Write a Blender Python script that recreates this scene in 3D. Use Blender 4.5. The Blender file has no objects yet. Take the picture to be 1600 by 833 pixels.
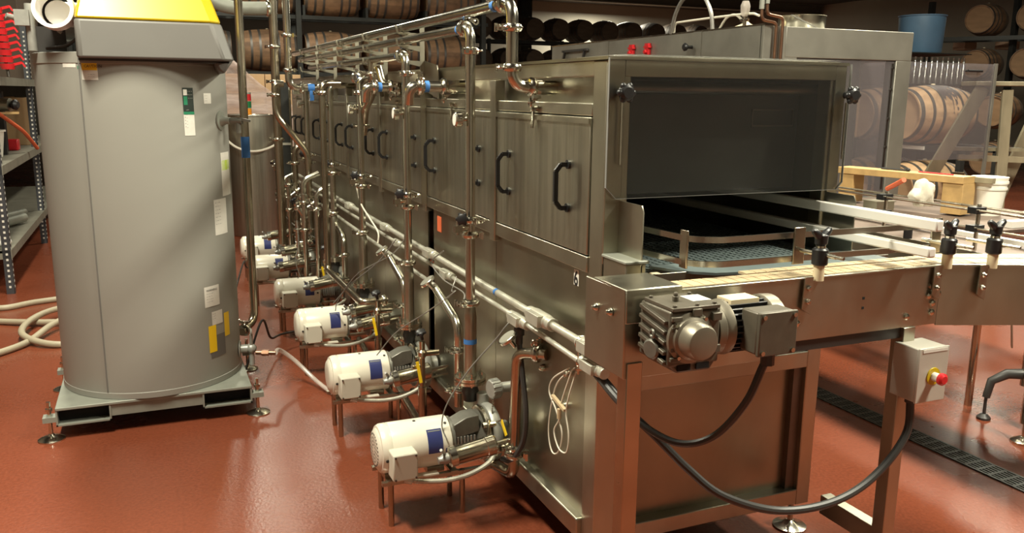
import bpy, bmesh, math, random
from mathutils import Vector, Matrix
random.seed(7)
C = bpy.context.scene.collection
sc = bpy.context.scene
PI = math.pi

# ------------------------------------------------------------------ materials
def new_mat(name):
    m = bpy.data.materials.new(name); m.use_nodes = True
    nt = m.node_tree; nt.nodes.clear()
    out = nt.nodes.new('ShaderNodeOutputMaterial')
    b = nt.nodes.new('ShaderNodeBsdfPrincipled')
    nt.links.new(b.outputs[0], out.inputs[0])
    return m, nt, b

def noise_ramp(nt, scale, c0, c1, p0=.35, p1=.65, detail=4, vec=None):
    tc = nt.nodes.new('ShaderNodeTexCoord')
    mp = nt.nodes.new('ShaderNodeMapping')
    mp.inputs['Scale'].default_value = scale
    nt.links.new(tc.outputs['Object'], mp.inputs[0])
    n = nt.nodes.new('ShaderNodeTexNoise'); n.inputs['Scale'].default_value = 1
    n.inputs['Detail'].default_value = detail
    nt.links.new(mp.outputs[0], n.inputs['Vector'])
    r = nt.nodes.new('ShaderNodeValToRGB')
    r.color_ramp.elements[0].position = p0; r.color_ramp.elements[1].position = p1
    r.color_ramp.elements[0].color = (*c0, 1); r.color_ramp.elements[1].color = (*c1, 1)
    nt.links.new(n.outputs['Fac'], r.inputs[0])
    return r, n

def mat(name, col, rough=.5, metal=0, var=.12, scale=(6, 6, 6), bump=0, rvar=0, coat=0, spec=.5):
    m, nt, b = new_mat(name)
    c0 = tuple(c * (1 - var) for c in col); c1 = tuple(min(1, c * (1 + var)) for c in col)
    r, n = noise_ramp(nt, scale, c0, c1, .22, .78)
    nt.links.new(r.outputs[0], b.inputs['Base Color'])
    b.inputs['Metallic'].default_value = metal
    b.inputs['Roughness'].default_value = rough
    b.inputs['Specular IOR Level'].default_value = spec
    if coat: b.inputs['Coat Weight'].default_value = coat; b.inputs['Coat Roughness'].default_value = .15
    if rvar:
        rr, _ = noise_ramp(nt, tuple(s * 1.7 for s in scale), (rough - rvar,) * 3, (rough + rvar,) * 3, .2, .8)
        nt.links.new(rr.outputs[0], b.inputs['Roughness'])
    if bump:
        bp = nt.nodes.new('ShaderNodeBump'); bp.inputs['Strength'].default_value = bump
        bp.inputs['Distance'].default_value = .01
        nt.links.new(n.outputs['Fac'], bp.inputs['Height']); nt.links.new(bp.outputs[0], b.inputs['Normal'])
    return m

M = {}
M['steel'] = mat('polished_steel', (.60, .58, .50), .2, 1, .10, (5, 5, 5), rvar=.04)
M['brushed'] = mat('brushed_steel', (.43, .41, .335), .38, 1, .22, (34, 34, 1.1), rvar=.06)
M['sheet'] = mat('sheet_steel', (.34, .32, .25), .36, 1, .28, (2.6, 2.6, 1.6), rvar=.09)
M['frame_steel'] = mat('frame_steel', (.45, .43, .35), .36, 1, .2, (5, 5, 3), rvar=.08)
M['dark_steel'] = mat('dark_steel', (.16, .15, .135), .4, 1, .3, (5, 5, 5))
M['bronzed'] = mat('heat_tinted_steel', (.46, .41, .32), .24, 1, .15, (6, 6, 9), rvar=.04)
M['copper'] = mat('copper', (.30, .17, .11), .35, 1, .2)
M['galv'] = mat('galvanised_conduit', (.55, .54, .46), .42, .6, .15, (20, 20, 20))
M['white_paint'] = mat('white_enamel', (.80, .76, .64), .28, 0, .04, (5, 5, 5), coat=.4)
M['beige'] = mat('beige_box', (.62, .59, .49), .45, 0, .05)
M['blue'] = mat('blue_plate', (.035, .045, .16), .35, 0, .15)
M['cast'] = mat('cast_grey', (.17, .165, .14), .42, .55, .15, (30, 30, 30), bump=.15)
M['cast_tan'] = mat('bare_aluminium', (.25, .225, .175), .4, .6, .1, (20, 20, 20), bump=.05)
M['cast_light'] = mat('cast_light', (.34, .34, .31), .45, .4, .12, (30, 30, 30), bump=.1)
M['gear_grey'] = mat('gearbox_paint', (.115, .10, .075), .4, .35, .12, (25, 25, 25), bump=.08)
M['black'] = mat('black_plastic', (.014, .014, .015), .38, 0, .2)
M['rubber'] = mat('black_rubber', (.035, .033, .031), .42, 0, .2)
M['heater'] = mat('heater_grey', (.28, .275, .245), .45, .1, .04, (2, 2, 2), rvar=.04)
M['heater_cover'] = mat('cover_grey', (.125, .12, .11), .5, 0, .04)
M['yellow'] = mat('yellow_plastic', (.52, .365, .004), .35, 0, .03, coat=.3)
M['skid'] = mat('skid_paint', (.27, .28, .24), .5, .3, .12, (12, 12, 12))
M['enclosure'] = mat('enclosure_steel', (.50, .48, .42), .45, .25, .06)
M['pvc'] = mat('white_pvc', (.82, .80, .76), .35, 0, .05)
M['label_white'] = mat('paper_label', (.66, .64, .58), .6, 0, .05, (60, 60, 60))
M['label_yellow'] = mat('yellow_tape', (.85, .56, .01), .5, 0, .06)
M['label_black'] = mat('black_label', (.02, .03, .025), .4, 0, .1)
M['label_green'] = mat('green_label', (.02, .20, .10), .4, 0, .1)
M['tape_blue'] = mat('blue_tape', (.04, .17, .48), .6, 0, .1)
M['orange'] = mat('orange_tag', (.65, .13, .05), .5, 0, .1)
M['red'] = mat('red_plastic', (.55, .02, .025), .3, 0, .08)
M['wire_white'] = mat('white_wire', (.70, .66, .55), .5, 0, .05)
M['wire_grey'] = mat('grey_wire', (.22, .21, .19), .4, .3, .1)
M['hose'] = mat('cream_hose', (.40, .35, .25), .5, 0, .08)
M['slat'] = mat('tan_slat', (.50, .39, .24), .5, 0, .12, (22, 6, 6))
M['belt'] = mat('belt_grey', (.12, .15, .15), .42, 0, .15, (20, 20, 20))
M['nylon'] = mat('nylon', (.66, .56, .37), .45, 0, .05)
M['rail_white'] = mat('rail_plastic', (.76, .74, .68), .35, 0, .04)
M['pine'] = mat('pine', (.50, .32, .13), .5, 0, .2, (3, 18, 18))
M['old_wood'] = mat('weathered_wood', (.25, .215, .14), .65, 0, .25, (14, 14, 3))
M['pallet'] = mat('pallet_wood', (.38, .26, .15), .7, 0, .25, (3, 14, 14))
M['carton'] = mat('cardboard', (.56, .37, .20), .7, 0, .1, (3, 3, 3))
M['carton_pale'] = mat('pale_cardboard', (.60, .40, .27), .7, 0, .08, (3, 3, 3))
M['rack'] = mat('rack_metal', (.03, .032, .03), .5, .4, .3)
M['shelf_post'] = mat('shelf_post', (.075, .08, .09), .45, .5, .2)
M['shelf_board'] = mat('shelf_board', (.22, .21, .17), .6, .2, .2)
M['bluebin'] = mat('blue_bin', (.065, .13, .21), .5, 0, .15, (4, 4, 4))
M['bucket'] = mat('white_bucket', (.85, .82, .74), .4, 0, .04)
M['cloth'] = mat('rag', (.62, .58, .48), .9, 0, .15, (20, 20, 20), bump=.5)
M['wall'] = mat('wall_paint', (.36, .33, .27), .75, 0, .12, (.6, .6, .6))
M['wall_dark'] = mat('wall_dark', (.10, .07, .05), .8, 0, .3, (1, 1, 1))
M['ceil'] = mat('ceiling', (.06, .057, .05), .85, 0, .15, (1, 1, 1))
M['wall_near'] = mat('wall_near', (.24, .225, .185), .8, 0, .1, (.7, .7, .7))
M['grate'] = mat('drain_grate', (.085, .09, .085), .4, .6, .2, (20, 20, 20))
M['satin'] = mat('satin_steel', (.27, .26, .225), .42, .55, .18, (4, 4, 4), rvar=.08)
M['hood_shade'] = mat('hood_shade_grey', (.045, .047, .046), .5, .3, .5, (3, 3, 5))
M['black_hole'] = mat('dark_opening', (.006, .006, .006), .9, 0, .1)  # near-black colour standing in for the shade inside openings
M['deck'] = mat('worn_deck', (.17, .125, .10), .5, .5, .3, (5, 5, 5), rvar=.1)
M['sig_green'] = mat('green_lens', (.02, .16, .06), .25, 0, .05)
M['sig_amber'] = mat('amber_lens', (.75, .28, .03), .25, 0, .05)
M['lime'] = mat('lime_label', (.45, .62, .05), .45, 0, .05)

def glassy(name, tint, rough=.03, gloss=.12, gcol=(1, 1, 1)):
    m = bpy.data.materials.new(name); m.use_nodes = True; nt = m.node_tree; nt.nodes.clear()
    out = nt.nodes.new('ShaderNodeOutputMaterial'); mx = nt.nodes.new('ShaderNodeMixShader')
    t = nt.nodes.new('ShaderNodeBsdfTransparent'); t.inputs[0].default_value = (*tint, 1)
    g = nt.nodes.new('ShaderNodeBsdfGlossy'); g.inputs['Roughness'].default_value = rough; g.inputs[0].default_value = (*gcol, 1)
    fr = nt.nodes.new('ShaderNodeLayerWeight'); fr.inputs[0].default_value = gloss
    nt.links.new(fr.outputs['Fresnel'], mx.inputs[0]); nt.links.new(t.outputs[0], mx.inputs[1])
    nt.links.new(g.outputs[0], mx.inputs[2]); nt.links.new(mx.outputs[0], out.inputs[0])
    return m
M['acrylic'] = glassy('clear_acrylic', (.92, .92, .90), .10, .16)
M['acrylic_edge_glint'] = mat('acrylic_edge_glint', (.20, .20, .19), .3, 0, .05)
M['plexi'] = glassy('plexiglass', (.86, .85, .86), .1, .2)
def haze(m, amount, col):
    nt = m.node_tree; out = next(n for n in nt.nodes if n.type == 'OUTPUT_MATERIAL'); src = out.inputs[0].links[0].from_socket
    d = nt.nodes.new('ShaderNodeBsdfDiffuse'); d.inputs[0].default_value = (*col, 1); mx = nt.nodes.new('ShaderNodeMixShader'); mx.inputs[0].default_value = amount
    nt.links.new(src, mx.inputs[1]); nt.links.new(d.outputs[0], mx.inputs[2]); nt.links.new(mx.outputs[0], out.inputs[0])
haze(M['plexi'], .10, (.6, .55, .58)); haze(M['acrylic'], .02, (.6, .6, .58))  # grey diffuse mix in the acrylic stands in for the room's reflection
M['tube_clear'] = mat('clear_tube', (.62, .56, .50), .25, 0, .05)
M['tube_clear'].node_tree.nodes['Principled BSDF'].inputs['Alpha'].default_value = .5
def mixed_film():
    m, nt, b = new_mat('stretch_film')
    b.inputs['Base Color'].default_value = (.75, .62, .58, 1); b.inputs['Roughness'].default_value = .3
    b.inputs['Alpha'].default_value = .55
    r, n = noise_ramp(nt, (3, 3, 9), (.3,) * 3, (.75,) * 3); nt.links.new(r.outputs[0], b.inputs['Alpha'])
    bp = nt.nodes.new('ShaderNodeBump'); bp.inputs['Strength'].default_value = .6; bp.inputs['Distance'].default_value = .05
    nt.links.new(n.outputs['Fac'], bp.inputs['Height']); nt.links.new(bp.outputs[0], b.inputs['Normal'])
    return m
M['film'] = mixed_film()

def floor_mat():
    m, nt, b = new_mat('red_epoxy_floor')
    r, n = noise_ramp(nt, (.8, .8, .8), (.16, .041, .020), (.24, .061, .028), .25, .8, 6)
    # fine speckle multiplies
    r2, n2 = noise_ramp(nt, (70, 70, 70), (.86,) * 3, (1.08,) * 3)
    mx = nt.nodes.new('ShaderNodeMix'); mx.data_type = 'RGBA'; mx.blend_type = 'MULTIPLY'; mx.inputs[0].default_value = 1
    nt.links.new(r.outputs[0], mx.inputs[6]); nt.links.new(r2.outputs[0], mx.inputs[7])
    nt.links.new(mx.outputs[2], b.inputs['Base Color'])
    rr, _ = noise_ramp(nt, (1.6, 1.6, 1.6), (.20,) * 3, (.36,) * 3, .2, .8)
    nt.links.new(rr.outputs[0], b.inputs['Roughness'])
    bp = nt.nodes.new('ShaderNodeBump'); bp.inputs['Strength'].default_value = .25; bp.inputs['Distance'].default_value = .004
    nt.links.new(n2.outputs['Fac'], bp.inputs['Height']); nt.links.new(bp.outputs[0], b.inputs['Normal'])
    return m
M['floor'] = floor_mat()

def barrel_mat(name, base, dark):
    """oak staves running along local X, each a little different"""
    m, nt, b = new_mat(name)
    tc = nt.nodes.new('ShaderNodeTexCoord'); sp = nt.nodes.new('ShaderNodeSeparateXYZ')
    nt.links.new(tc.outputs['Object'], sp.inputs[0])
    at = nt.nodes.new('ShaderNodeMath'); at.operation = 'ARCTAN2'
    nt.links.new(sp.outputs['Y'], at.inputs[0]); nt.links.new(sp.outputs['Z'], at.inputs[1])
    mu = nt.nodes.new('ShaderNodeMath'); mu.operation = 'MULTIPLY'; mu.inputs[1].default_value = 26 / (2 * PI)
    nt.links.new(at.outputs[0], mu.inputs[0])
    fl = nt.nodes.new('ShaderNodeMath'); fl.operation = 'FLOOR'; nt.links.new(mu.outputs[0], fl.inputs[0])
    oi = nt.nodes.new('ShaderNodeObjectInfo')
    ad = nt.nodes.new('ShaderNodeMath'); ad.operation = 'ADD'; nt.links.new(fl.outputs[0], ad.inputs[0]); nt.links.new(oi.outputs['Random'], ad.inputs[1])
    wn = nt.nodes.new('ShaderNodeTexWhiteNoise'); wn.noise_dimensions = '1D'; nt.links.new(ad.outputs[0], wn.inputs['W'])
    r = nt.nodes.new('ShaderNodeValToRGB'); r.color_ramp.elements[0].color = (*dark, 1); r.color_ramp.elements[1].color = (*base, 1)
    nt.links.new(wn.outputs['Value'], r.inputs[0])
    r2, n2 = noise_ramp(nt, (5, 9, 9), (.45,) * 3, (1.1,) * 3, .3, .6)
    mx = nt.nodes.new('ShaderNodeMix'); mx.data_type = 'RGBA'; mx.blend_type = 'MULTIPLY'; mx.inputs[0].default_value = .8
    nt.links.new(r.outputs[0], mx.inputs[6]); nt.links.new(r2.outputs[0], mx.inputs[7])
    nt.links.new(mx.outputs[2], b.inputs['Base Color']); b.inputs['Roughness'].default_value = .65
    return m
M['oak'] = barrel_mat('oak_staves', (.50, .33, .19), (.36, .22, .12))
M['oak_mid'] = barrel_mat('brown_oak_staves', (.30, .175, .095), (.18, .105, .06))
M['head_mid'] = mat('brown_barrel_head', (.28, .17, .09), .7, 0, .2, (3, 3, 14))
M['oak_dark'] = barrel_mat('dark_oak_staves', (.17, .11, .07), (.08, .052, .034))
M['stain'] = mat('dark_stain', (.075, .06, .06), .6, 0, .2)
M['hoop'] = mat('hoop_iron', (.13, .12, .11), .5, .7, .2)
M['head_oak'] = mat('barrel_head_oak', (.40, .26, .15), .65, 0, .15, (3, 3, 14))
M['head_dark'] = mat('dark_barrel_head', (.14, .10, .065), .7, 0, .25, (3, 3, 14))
M['bottle'] = mat('dark_glass_bottle', (.34, .34, .32), .16, .85, .1)

# ------------------------------------------------------------------ mesh helpers
class MB:
    def __init__(s): s.bm = bmesh.new()
    def box(s, lo, hi, rz=0, piv=None):
        lo = Vector(lo); hi = Vector(hi); c = (lo + hi) / 2
        r = bmesh.ops.create_cube(s.bm, size=1)
        sz = hi - lo
        for v in r['verts']: v.co = Vector((v.co.x * sz.x, v.co.y * sz.y, v.co.z * sz.z)) + c
        if rz:
            bmesh.ops.rotate(s.bm, verts=r['verts'], cent=Vector(piv) if piv else c, matrix=Matrix.Rotation(rz, 3, 'Z'))
        return s
    def bar(s, p0, p1, w, h, up=(0, 0, 1)):
        """rectangular bar from p0 to p1, w across, h along 'up'"""
        p0 = Vector(p0); p1 = Vector(p1); d = (p1 - p0); L = d.length; d.normalize()
        side = d.cross(Vector(up)); side.normalize(); u = side.cross(d)
        vs = []
        for t in (p0, p1):
            for a, b in ((-1, -1), (1, -1), (1, 1), (-1, 1)):
                vs.append(s.bm.verts.new(t + side * a * w / 2 + u * b * h / 2))
        for f in ((3, 2, 1, 0), (4, 5, 6, 7), (0, 1, 5, 4), (1, 2, 6, 5), (2, 3, 7, 6), (3, 0, 4, 7)):
            s.bm.faces.new([vs[i] for i in f])
        return s
    def cyl(s, p0, p1, r, r2=None, seg=20, cap=True):
        p0 = Vector(p0); p1 = Vector(p1); r2 = r if r2 is None else r2
        return s.rings([(p0, r), (p1, r2)], seg, cap)
    def rings(s, pr, seg=20, cap=True):
        """lathe along a straight or bent list of (point, radius)"""
        pts = [Vector(p) for p, _ in pr]
        n = len(pts); frames = []
        t = (pts[1] - pts[0]) if (pts[1] - pts[0]).length > 1e-7 else (pts[-1] - pts[0])
        t.normalize()
        a = Vector((0, 0, 1)) if abs(t.z) < .9 else Vector((1, 0, 0))
        nrm = t.cross(a).normalized()
        for i in range(n):
            if i == 0: d = pts[1] - pts[0]
            elif i == n - 1: d = pts[-1] - pts[-2]
            else: d = pts[i + 1] - pts[i - 1]
            d = d.normalized() if d.length > 1e-7 else t.copy()
            q = t.rotation_difference(d); nrm = q @ nrm; nrm = (nrm - d * nrm.dot(d)).normalized(); t = d
            frames.append((nrm.copy(), d.cross(nrm)))
        rs = []
        for (p, rad), (u, v) in zip(pr, frames):
            p = Vector(p)
            rs.append([s.bm.verts.new(p + (u * math.cos(2 * PI * k / seg) + v * math.sin(2 * PI * k / seg)) * max(rad, 1e-5)) for k in range(seg)])
        for a, b in zip(rs, rs[1:]):
            for k in range(seg): s.bm.faces.new((a[k], a[(k + 1) % seg], b[(k + 1) % seg], b[k]))
        if cap:
            s.bm.faces.new(rs[0][::-1]); s.bm.faces.new(rs[-1])
        return s
    def lathe(s, origin, axis, prof, seg=24, cap=True):
        """prof = [(distance along axis, radius)]; straight axis"""
        o = Vector(origin); d = Vector(axis).normalized()
        a = Vector((0, 0, 1)) if abs(d.z) < .9 else Vector((1, 0, 0))
        u = d.cross(a).normalized(); v = d.cross(u)
        rs = [[s.bm.verts.new(o + d * t + (u * math.cos(2 * PI * k / seg) + v * math.sin(2 * PI * k / seg)) * max(r, 1e-5)) for k in range(seg)] for t, r in prof]
        for a, b in zip(rs, rs[1:]):
            for k in range(seg): s.bm.faces.new((a[k], a[(k + 1) % seg], b[(k + 1) % seg], b[k]))
        if cap: s.bm.faces.new(rs[0][::-1]); s.bm.faces.new(rs[-1])
        return s
    def tube(s, pts, r, fil=.05, seg=14, cap=True):
        return s.rings([(p, r) for p in fillet(pts, fil)], seg, cap)
    def prism(s, poly, axis, a, b):
        """poly of 2-D points extruded along axis from a to b"""
        f = {'x': lambda p, t: (t, p[0], p[1]), 'y': lambda p, t: (p[0], t, p[1]), 'z': lambda p, t: (p[0], p[1], t)}[axis]
        A = [s.bm.verts.new(f(p, a)) for p in poly]; B = [s.bm.verts.new(f(p, b)) for p in poly]
        s.bm.faces.new(A); s.bm.faces.new(B[::-1])
        n = len(poly)
        for k in range(n): s.bm.faces.new((A[k], B[k], B[(k + 1) % n], A[(k + 1) % n]))
        return s
    def ball(s, c, r, seg=14, sz=1):
        q = bmesh.ops.create_uvsphere(s.bm, u_segments=seg, v_segments=seg // 2 + 1, radius=r)
        for v in q['verts']: v.co.z *= sz; v.co += Vector(c)
        return s
    def torus(s, c, axis, R, r, seg=28, ms=8):
        d = Vector(axis).normalized(); a = Vector((0, 0, 1)) if abs(d.z) < .9 else Vector((1, 0, 0))
        u = d.cross(a).normalized(); v = d.cross(u); c = Vector(c); rs = []
        for i in range(seg):
            e = u * math.cos(2 * PI * i / seg) + v * math.sin(2 * PI * i / seg)
            rs.append([s.bm.verts.new(c + e * (R + r * math.cos(2 * PI * k / ms)) + d * r * math.sin(2 * PI * k / ms)) for k in range(ms)])
        for i in range(seg):
            a, b = rs[i], rs[(i + 1) % seg]
            for k in range(ms): s.bm.faces.new((a[k], a[(k + 1) % ms], b[(k + 1) % ms], b[k]))
        return s

def fillet(pts, fil, n=6):
    pts = [Vector(p) for p in pts]; out = [pts[0]]
    for i in range(1, len(pts) - 1):
        a, b, c = pts[i - 1], pts[i], pts[i + 1]
        d1 = (a - b); d2 = (c - b); f = min(fil, d1.length * .48, d2.length * .48)
        if f < 1e-5: out.append(b); continue
        p = b + d1.normalized() * f; q = b + d2.normalized() * f
        for k in range(n + 1):
            t = k / n; out.append(p * (1 - t) ** 2 + b * 2 * t * (1 - t) + q * t * t)
    out.append(pts[-1]); return out

def smooth_path(pts, n=8):
    """Catmull-Rom through the points"""
    P = [Vector(p) for p in pts]; P = [P[0] * 2 - P[1]] + P + [P[-1] * 2 - P[-2]]; out = []
    for i in range(1, len(P) - 2):
        for k in range(n):
            t = k / n; a, b, c, d = P[i - 1], P[i], P[i + 1], P[i + 2]
            out.append(.5 * ((2 * b) + (c - a) * t + (2 * a - 5 * b + 4 * c - d) * t * t + (3 * b - a - 3 * c + d) * t ** 3))
    out.append(P[-2]); return out

LOC = {}
def obj(name, mb, m, parent=None, label=None, bevel=0, sharp=35):
    bm = mb.bm
    off = LOC.get(parent, Vector((0, 0, 0))) if parent else Vector((0, 0, 0))
    bmesh.ops.remove_doubles(bm, verts=bm.verts, dist=1e-6)
    bmesh.ops.recalc_face_normals(bm, faces=bm.faces)
    if off.length: bmesh.ops.translate(bm, verts=bm.verts, vec=-off)
    me = bpy.data.meshes.new(name); bm.to_mesh(me); bm.free()
    me.materials.append(M[m] if isinstance(m, str) else m)
    me.polygons.foreach_set('use_smooth', [True] * len(me.polygons))
    me.set_sharp_from_angle(angle=math.radians(sharp))
    o = bpy.data.objects.new(name, me); C.objects.link(o)
    if parent: o.parent = parent; LOC[o] = off
    if label: o['label'] = label
    if bevel:
        bv = o.modifiers.new('bevel', 'BEVEL'); bv.width = bevel; bv.segments = 2; bv.limit_method = 'ANGLE'; bv.angle_limit = math.radians(40)
    return o
def thing(name, label, cat, loc=(0, 0, 0), rz=0, group=None):
    """an Empty at the thing's base; its parts are modelled in the thing's own space when rz or copies are used"""
    o = bpy.data.objects.new(name, None); o.empty_display_size = .1; C.objects.link(o)
    o.location = loc; o.rotation_euler = (0, 0, rz); o['label'] = label; o['category'] = cat
    if group: o['group'] = group
    LOC[o] = Vector(loc)
    return o
def local(o): LOC[o] = Vector((0, 0, 0)); return o     # parts given in local coordinates
def tag(o, label, cat, group=None, kind=None):
    o['label'] = label; o['category'] = cat
    if group: o['group'] = group
    if kind: o['kind'] = kind
    return o
def struct(name, mb, m, bevel=0):
    o = obj(name, mb, m, bevel=bevel); o['kind'] = 'structure'; o['label'] = name.replace('_', ' '); o['category'] = name.split('_')[0]; return o
def kids(o): return [c for c in CH.get(o, [])]
CH = {}
def reindex():
    CH.clear()
    for o in C.objects:
        if o.parent: CH.setdefault(o.parent, []).append(o)
def dup(root, loc, rz=0, label=None, group=None, skip=()):
    r = root.copy(); C.objects.link(r); r.location = loc; r.rotation_euler = (0, 0, rz)
    if label: r['label'] = label
    if group: r['group'] = group
    for ch in kids(root):
        if ch.name.split('.')[0] in skip: continue
        c = ch.copy(); C.objects.link(c); c.parent = r
        for g in kids(ch):
            d = g.copy(); C.objects.link(d); d.parent = c
    return r

# ------------------------------------------------------------------ camera (photograph's viewpoint)
fw = Vector((.3830, .90192, -.19965)); rt = Vector((.9212, -.38895, .01012)); up = Vector((.06853, .18779, .97982))
cam = bpy.data.objects.new('camera', bpy.data.cameras.new('camera')); C.objects.link(cam)
cam.matrix_world = Matrix(((rt.x, up.x, -fw.x, -1.2753), (rt.y, up.y, -fw.y, -2.29), (rt.z, up.z, -fw.z, 1.65), (0, 0, 0, 1)))
cam.data.sensor_width = 36; cam.data.lens = 1328.7 * 36 / 1600; cam.data.clip_start = .05; cam.data.clip_end = 100
sc.camera = cam

# ------------------------------------------------------------------ the room
X0, X1, Y0, Y1, H = -4.2, 19.5, -6.5, 24, 4.6
struct('floor', MB().box((X0, Y0, -.1), (X1, Y1, 0)), 'floor')
struct('ceiling', MB().box((X0 - .1, Y0 - .1, H), (X1 + .1, Y1 + .1, H + .1)), 'ceil')
struct('wall_back', MB().box((X0 - .1, Y1, 0), (X1 + .1, Y1 + .12, H)), 'wall')
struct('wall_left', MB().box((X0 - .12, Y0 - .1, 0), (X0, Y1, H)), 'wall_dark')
struct('wall_right', MB().box((X1, Y0 - .1, 0), (X1 + .12, Y1, H)), 'wall')
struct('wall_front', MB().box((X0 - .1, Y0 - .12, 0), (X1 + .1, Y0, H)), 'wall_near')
# roof beam across the far bay
tb = MB(); tb.box((X0, 20.6, 4.3), (X1, 20.9, 4.33)).box((X0, 20.73, 4.33), (X1, 20.77, 4.57)).box((X0, 20.6, 4.57), (X1, 20.9, 4.6))
struct('trim_1', tb, 'wall_near')
pc = MB(); pc.box((8.95, 21.3, 0), (9.3, 21.6, H)); struct('trim_2', pc, 'rack')

# floor drain: a long slotted channel parallel to the tunnel
dr = MB()
dx0, dx1 = 2.06, 2.19
dr.box((dx0, -3, .001), (dx0 + .012, 9, .007)).box((dx1 - .012, -3, .001), (dx1, 9, .007))
for k in range(5):
    x = dx0 + .022 + k * .02; dr.box((x, -3, .001), (x + .009, 9, .006))
y = -3
while y < 9: dr.box((dx0, y, .001), (dx1, y + .015, .0065)); y += .06
d = obj('floor_drain', dr, 'grate'); tag(d, 'long dark slotted drain grate set into the red floor', 'drain')
dt = obj('drain_trough', MB().box((dx0, -3, -.03 + .0305), (dx1, 9, .0015)), 'black_hole', d)

# ------------------------------------------------------------------ tunnel pasteuriser
T = thing('tunnel_pasteurizer', 'long stainless steel tunnel machine with black door handles and a clear hood window', 'machine', (.46, 3, 0))
W, L = .92, 6.1
FR = 'frame_steel'
obj('corner_post', MB().box((0, 0, .15), (.085, .085, 1.75)), FR, T, bevel=.004)
obj('corner_post', MB().box((W - .06, 0, .15), (W, .06, 1.75)), FR, T, bevel=.004)
obj('corner_post', MB().box((0, L - .08, .15), (.08, L, 1.75)), FR, T, bevel=.004)
obj('corner_post', MB().box((W - .06, L - .08, .15), (W, L, 1.75)), FR, T, bevel=.004)
obj('top_rail', MB().box((.002, .085, 1.703), (.05, L - .08, 1.752)), FR, T, bevel=.003)
obj('middle_rail', MB().box((-.002, .085, 1.583), (.05, L - .08, 1.622)), FR, T, bevel=.003)
obj('lower_rail', MB().box((-.006, .085, 1.085), (.05, L - .08, 1.137)), FR, T, bevel=.003)
obj('bottom_rail', MB().box((-.02, .085, .155), (.04, L - .08, .226)), FR, T, bevel=.006)
obj('inner_panel', MB().box((.045, .085, 1.60), (.055, L - .08, 1.72)), 'sheet', T)
obj('top_panel', MB().box((-.006, -.012, 1.752), (W + .006, L, 1.762)), 'sheet', T)
obj('far_side_panel', MB().box((W - .01, .06, .226), (W, L - .08, 1.752)), 'sheet', T)
obj('end_panel', MB().box((.08, L - .02, .226), (W - .06, L, 1.752)), 'sheet', T)
obj('floor_pan', MB().box((.03, .06, .2), (W - .02, L - .08, .215)), 'dark_steel', T)
# lower body panels, one per module, with open slots between some of them
posts = [.9, 1.835, 2.74, 3.65, 4.55, 5.45]
edges = [.085] + posts + [L - .08]
for i in range(len(edges) - 1):
    a, b = edges[i], edges[i + 1]
    a2 = a + (.0 if i != 2 else .0); b2 = b - (.09 if i == 1 else 0)
    obj('lower_panel', MB().box((.01, a2 + (.004 if i else 0), .226), (.018, b2, 1.085)), 'sheet', T)
obj('slot_dark_sheet', MB().box((.05, 1.70, .23), (.06, 1.86, 1.083)), 'black_hole', T)  # black sheet stands in for the dark inside of the open slot
for i, yp in enumerate(posts):
    top = 1.70
    obj('door_post', MB().box((-.012, yp - .028, 1.06), (.03, yp + .028, top)), FR, T, bevel=.003)
for i in range(len(edges) - 1):
    a, b = edges[i] + (.03 if i else .006), edges[i + 1] - .03
    z0, z1 = 1.141, 1.579
    dm = MB(); dm.box((-.004, a, z0), (.012, b, z1))
    dr_ = obj('door', dm, 'brushed', T, bevel=.003)
    ed = MB(); ed.box((-.010, a, z1 - .02), (-.0035, b, z1 - .004))
    obj('door_lip', ed, FR, dr_)
    for yy in (a + .14, b - .13):
        h = MB()
        zc = 1.35; hh = .072
        path = [(-.004, yy, zc + hh), (-.034, yy, zc + hh), (-.052, yy, zc + hh - .022), (-.052, yy, zc - hh + .022), (-.034, yy, zc - hh), (-.004, yy, zc - hh)]
        for p, q in zip(path, path[1:]): h.bar(p, q, .015, .010, (0, 1, 0))
        for zz in (zc + hh, zc - hh): h.cyl((-.0035, yy, zz), (-.012, yy, zz), .015)
        obj('handle', h, 'black', dr_, label='black plastic pull handle')
    l = MB(); yc = (a + b) / 2 + .02
    l.box((-.012, yc - .03, 1.596), (-.003, yc + .03, 1.606)).bar((-.014, yc, 1.60), (-.018, yc, 1.53), .012, .006, (1, 0, 0)).cyl((-.002, yc, 1.598), (-.024, yc, 1.598), .009)
    obj('latch', l, 'steel', dr_)
# stencilled 6
six = bpy.data.curves.new('n', 'FONT'); six.body = '6'; six.size = .062; six.extrude = .0008
so = bpy.data.objects.new('n', six); C.objects.link(so); so.rotation_euler = (PI / 2, 0, -PI / 2); so.location = (.0085, .182 + .018, 1.025)
def text_part(body, size, matrix, m, parent, name='lettering', label=None, bold=.0, ext=.0006, align='LEFT', sx=1):
    cu = bpy.data.curves.new('t', 'FONT'); cu.body = body; cu.size = size; cu.extrude = ext; cu.offset = bold; cu.align_x = align; cu.resolution_u = 3
    o = bpy.data.objects.new('t', cu); C.objects.link(o)
    dg = bpy.context.evaluated_depsgraph_get(); dg.update()
    me = bpy.data.meshes.new_from_object(o.evaluated_get(dg)); bpy.data.objects.remove(o); bpy.data.curves.remove(cu)
    me.transform(Matrix.Diagonal((sx, 1, 1, 1))); me.transform(matrix)
    off = LOC.get(parent, Vector()); me.transform(Matrix.Translation(-off))
    me.materials.clear(); me.materials.append(M[m]); n = bpy.data.objects.new(name, me); C.objects.link(n); n.parent = parent; LOC[n] = off
    if label: n['label'] = label
    return n
bpy.data.objects.remove(so); bpy.data.curves.remove(six)
RX = Matrix.Rotation(PI / 2, 4, 'X'); RZm = Matrix.Rotation(-PI / 2, 4, 'Z')
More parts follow.
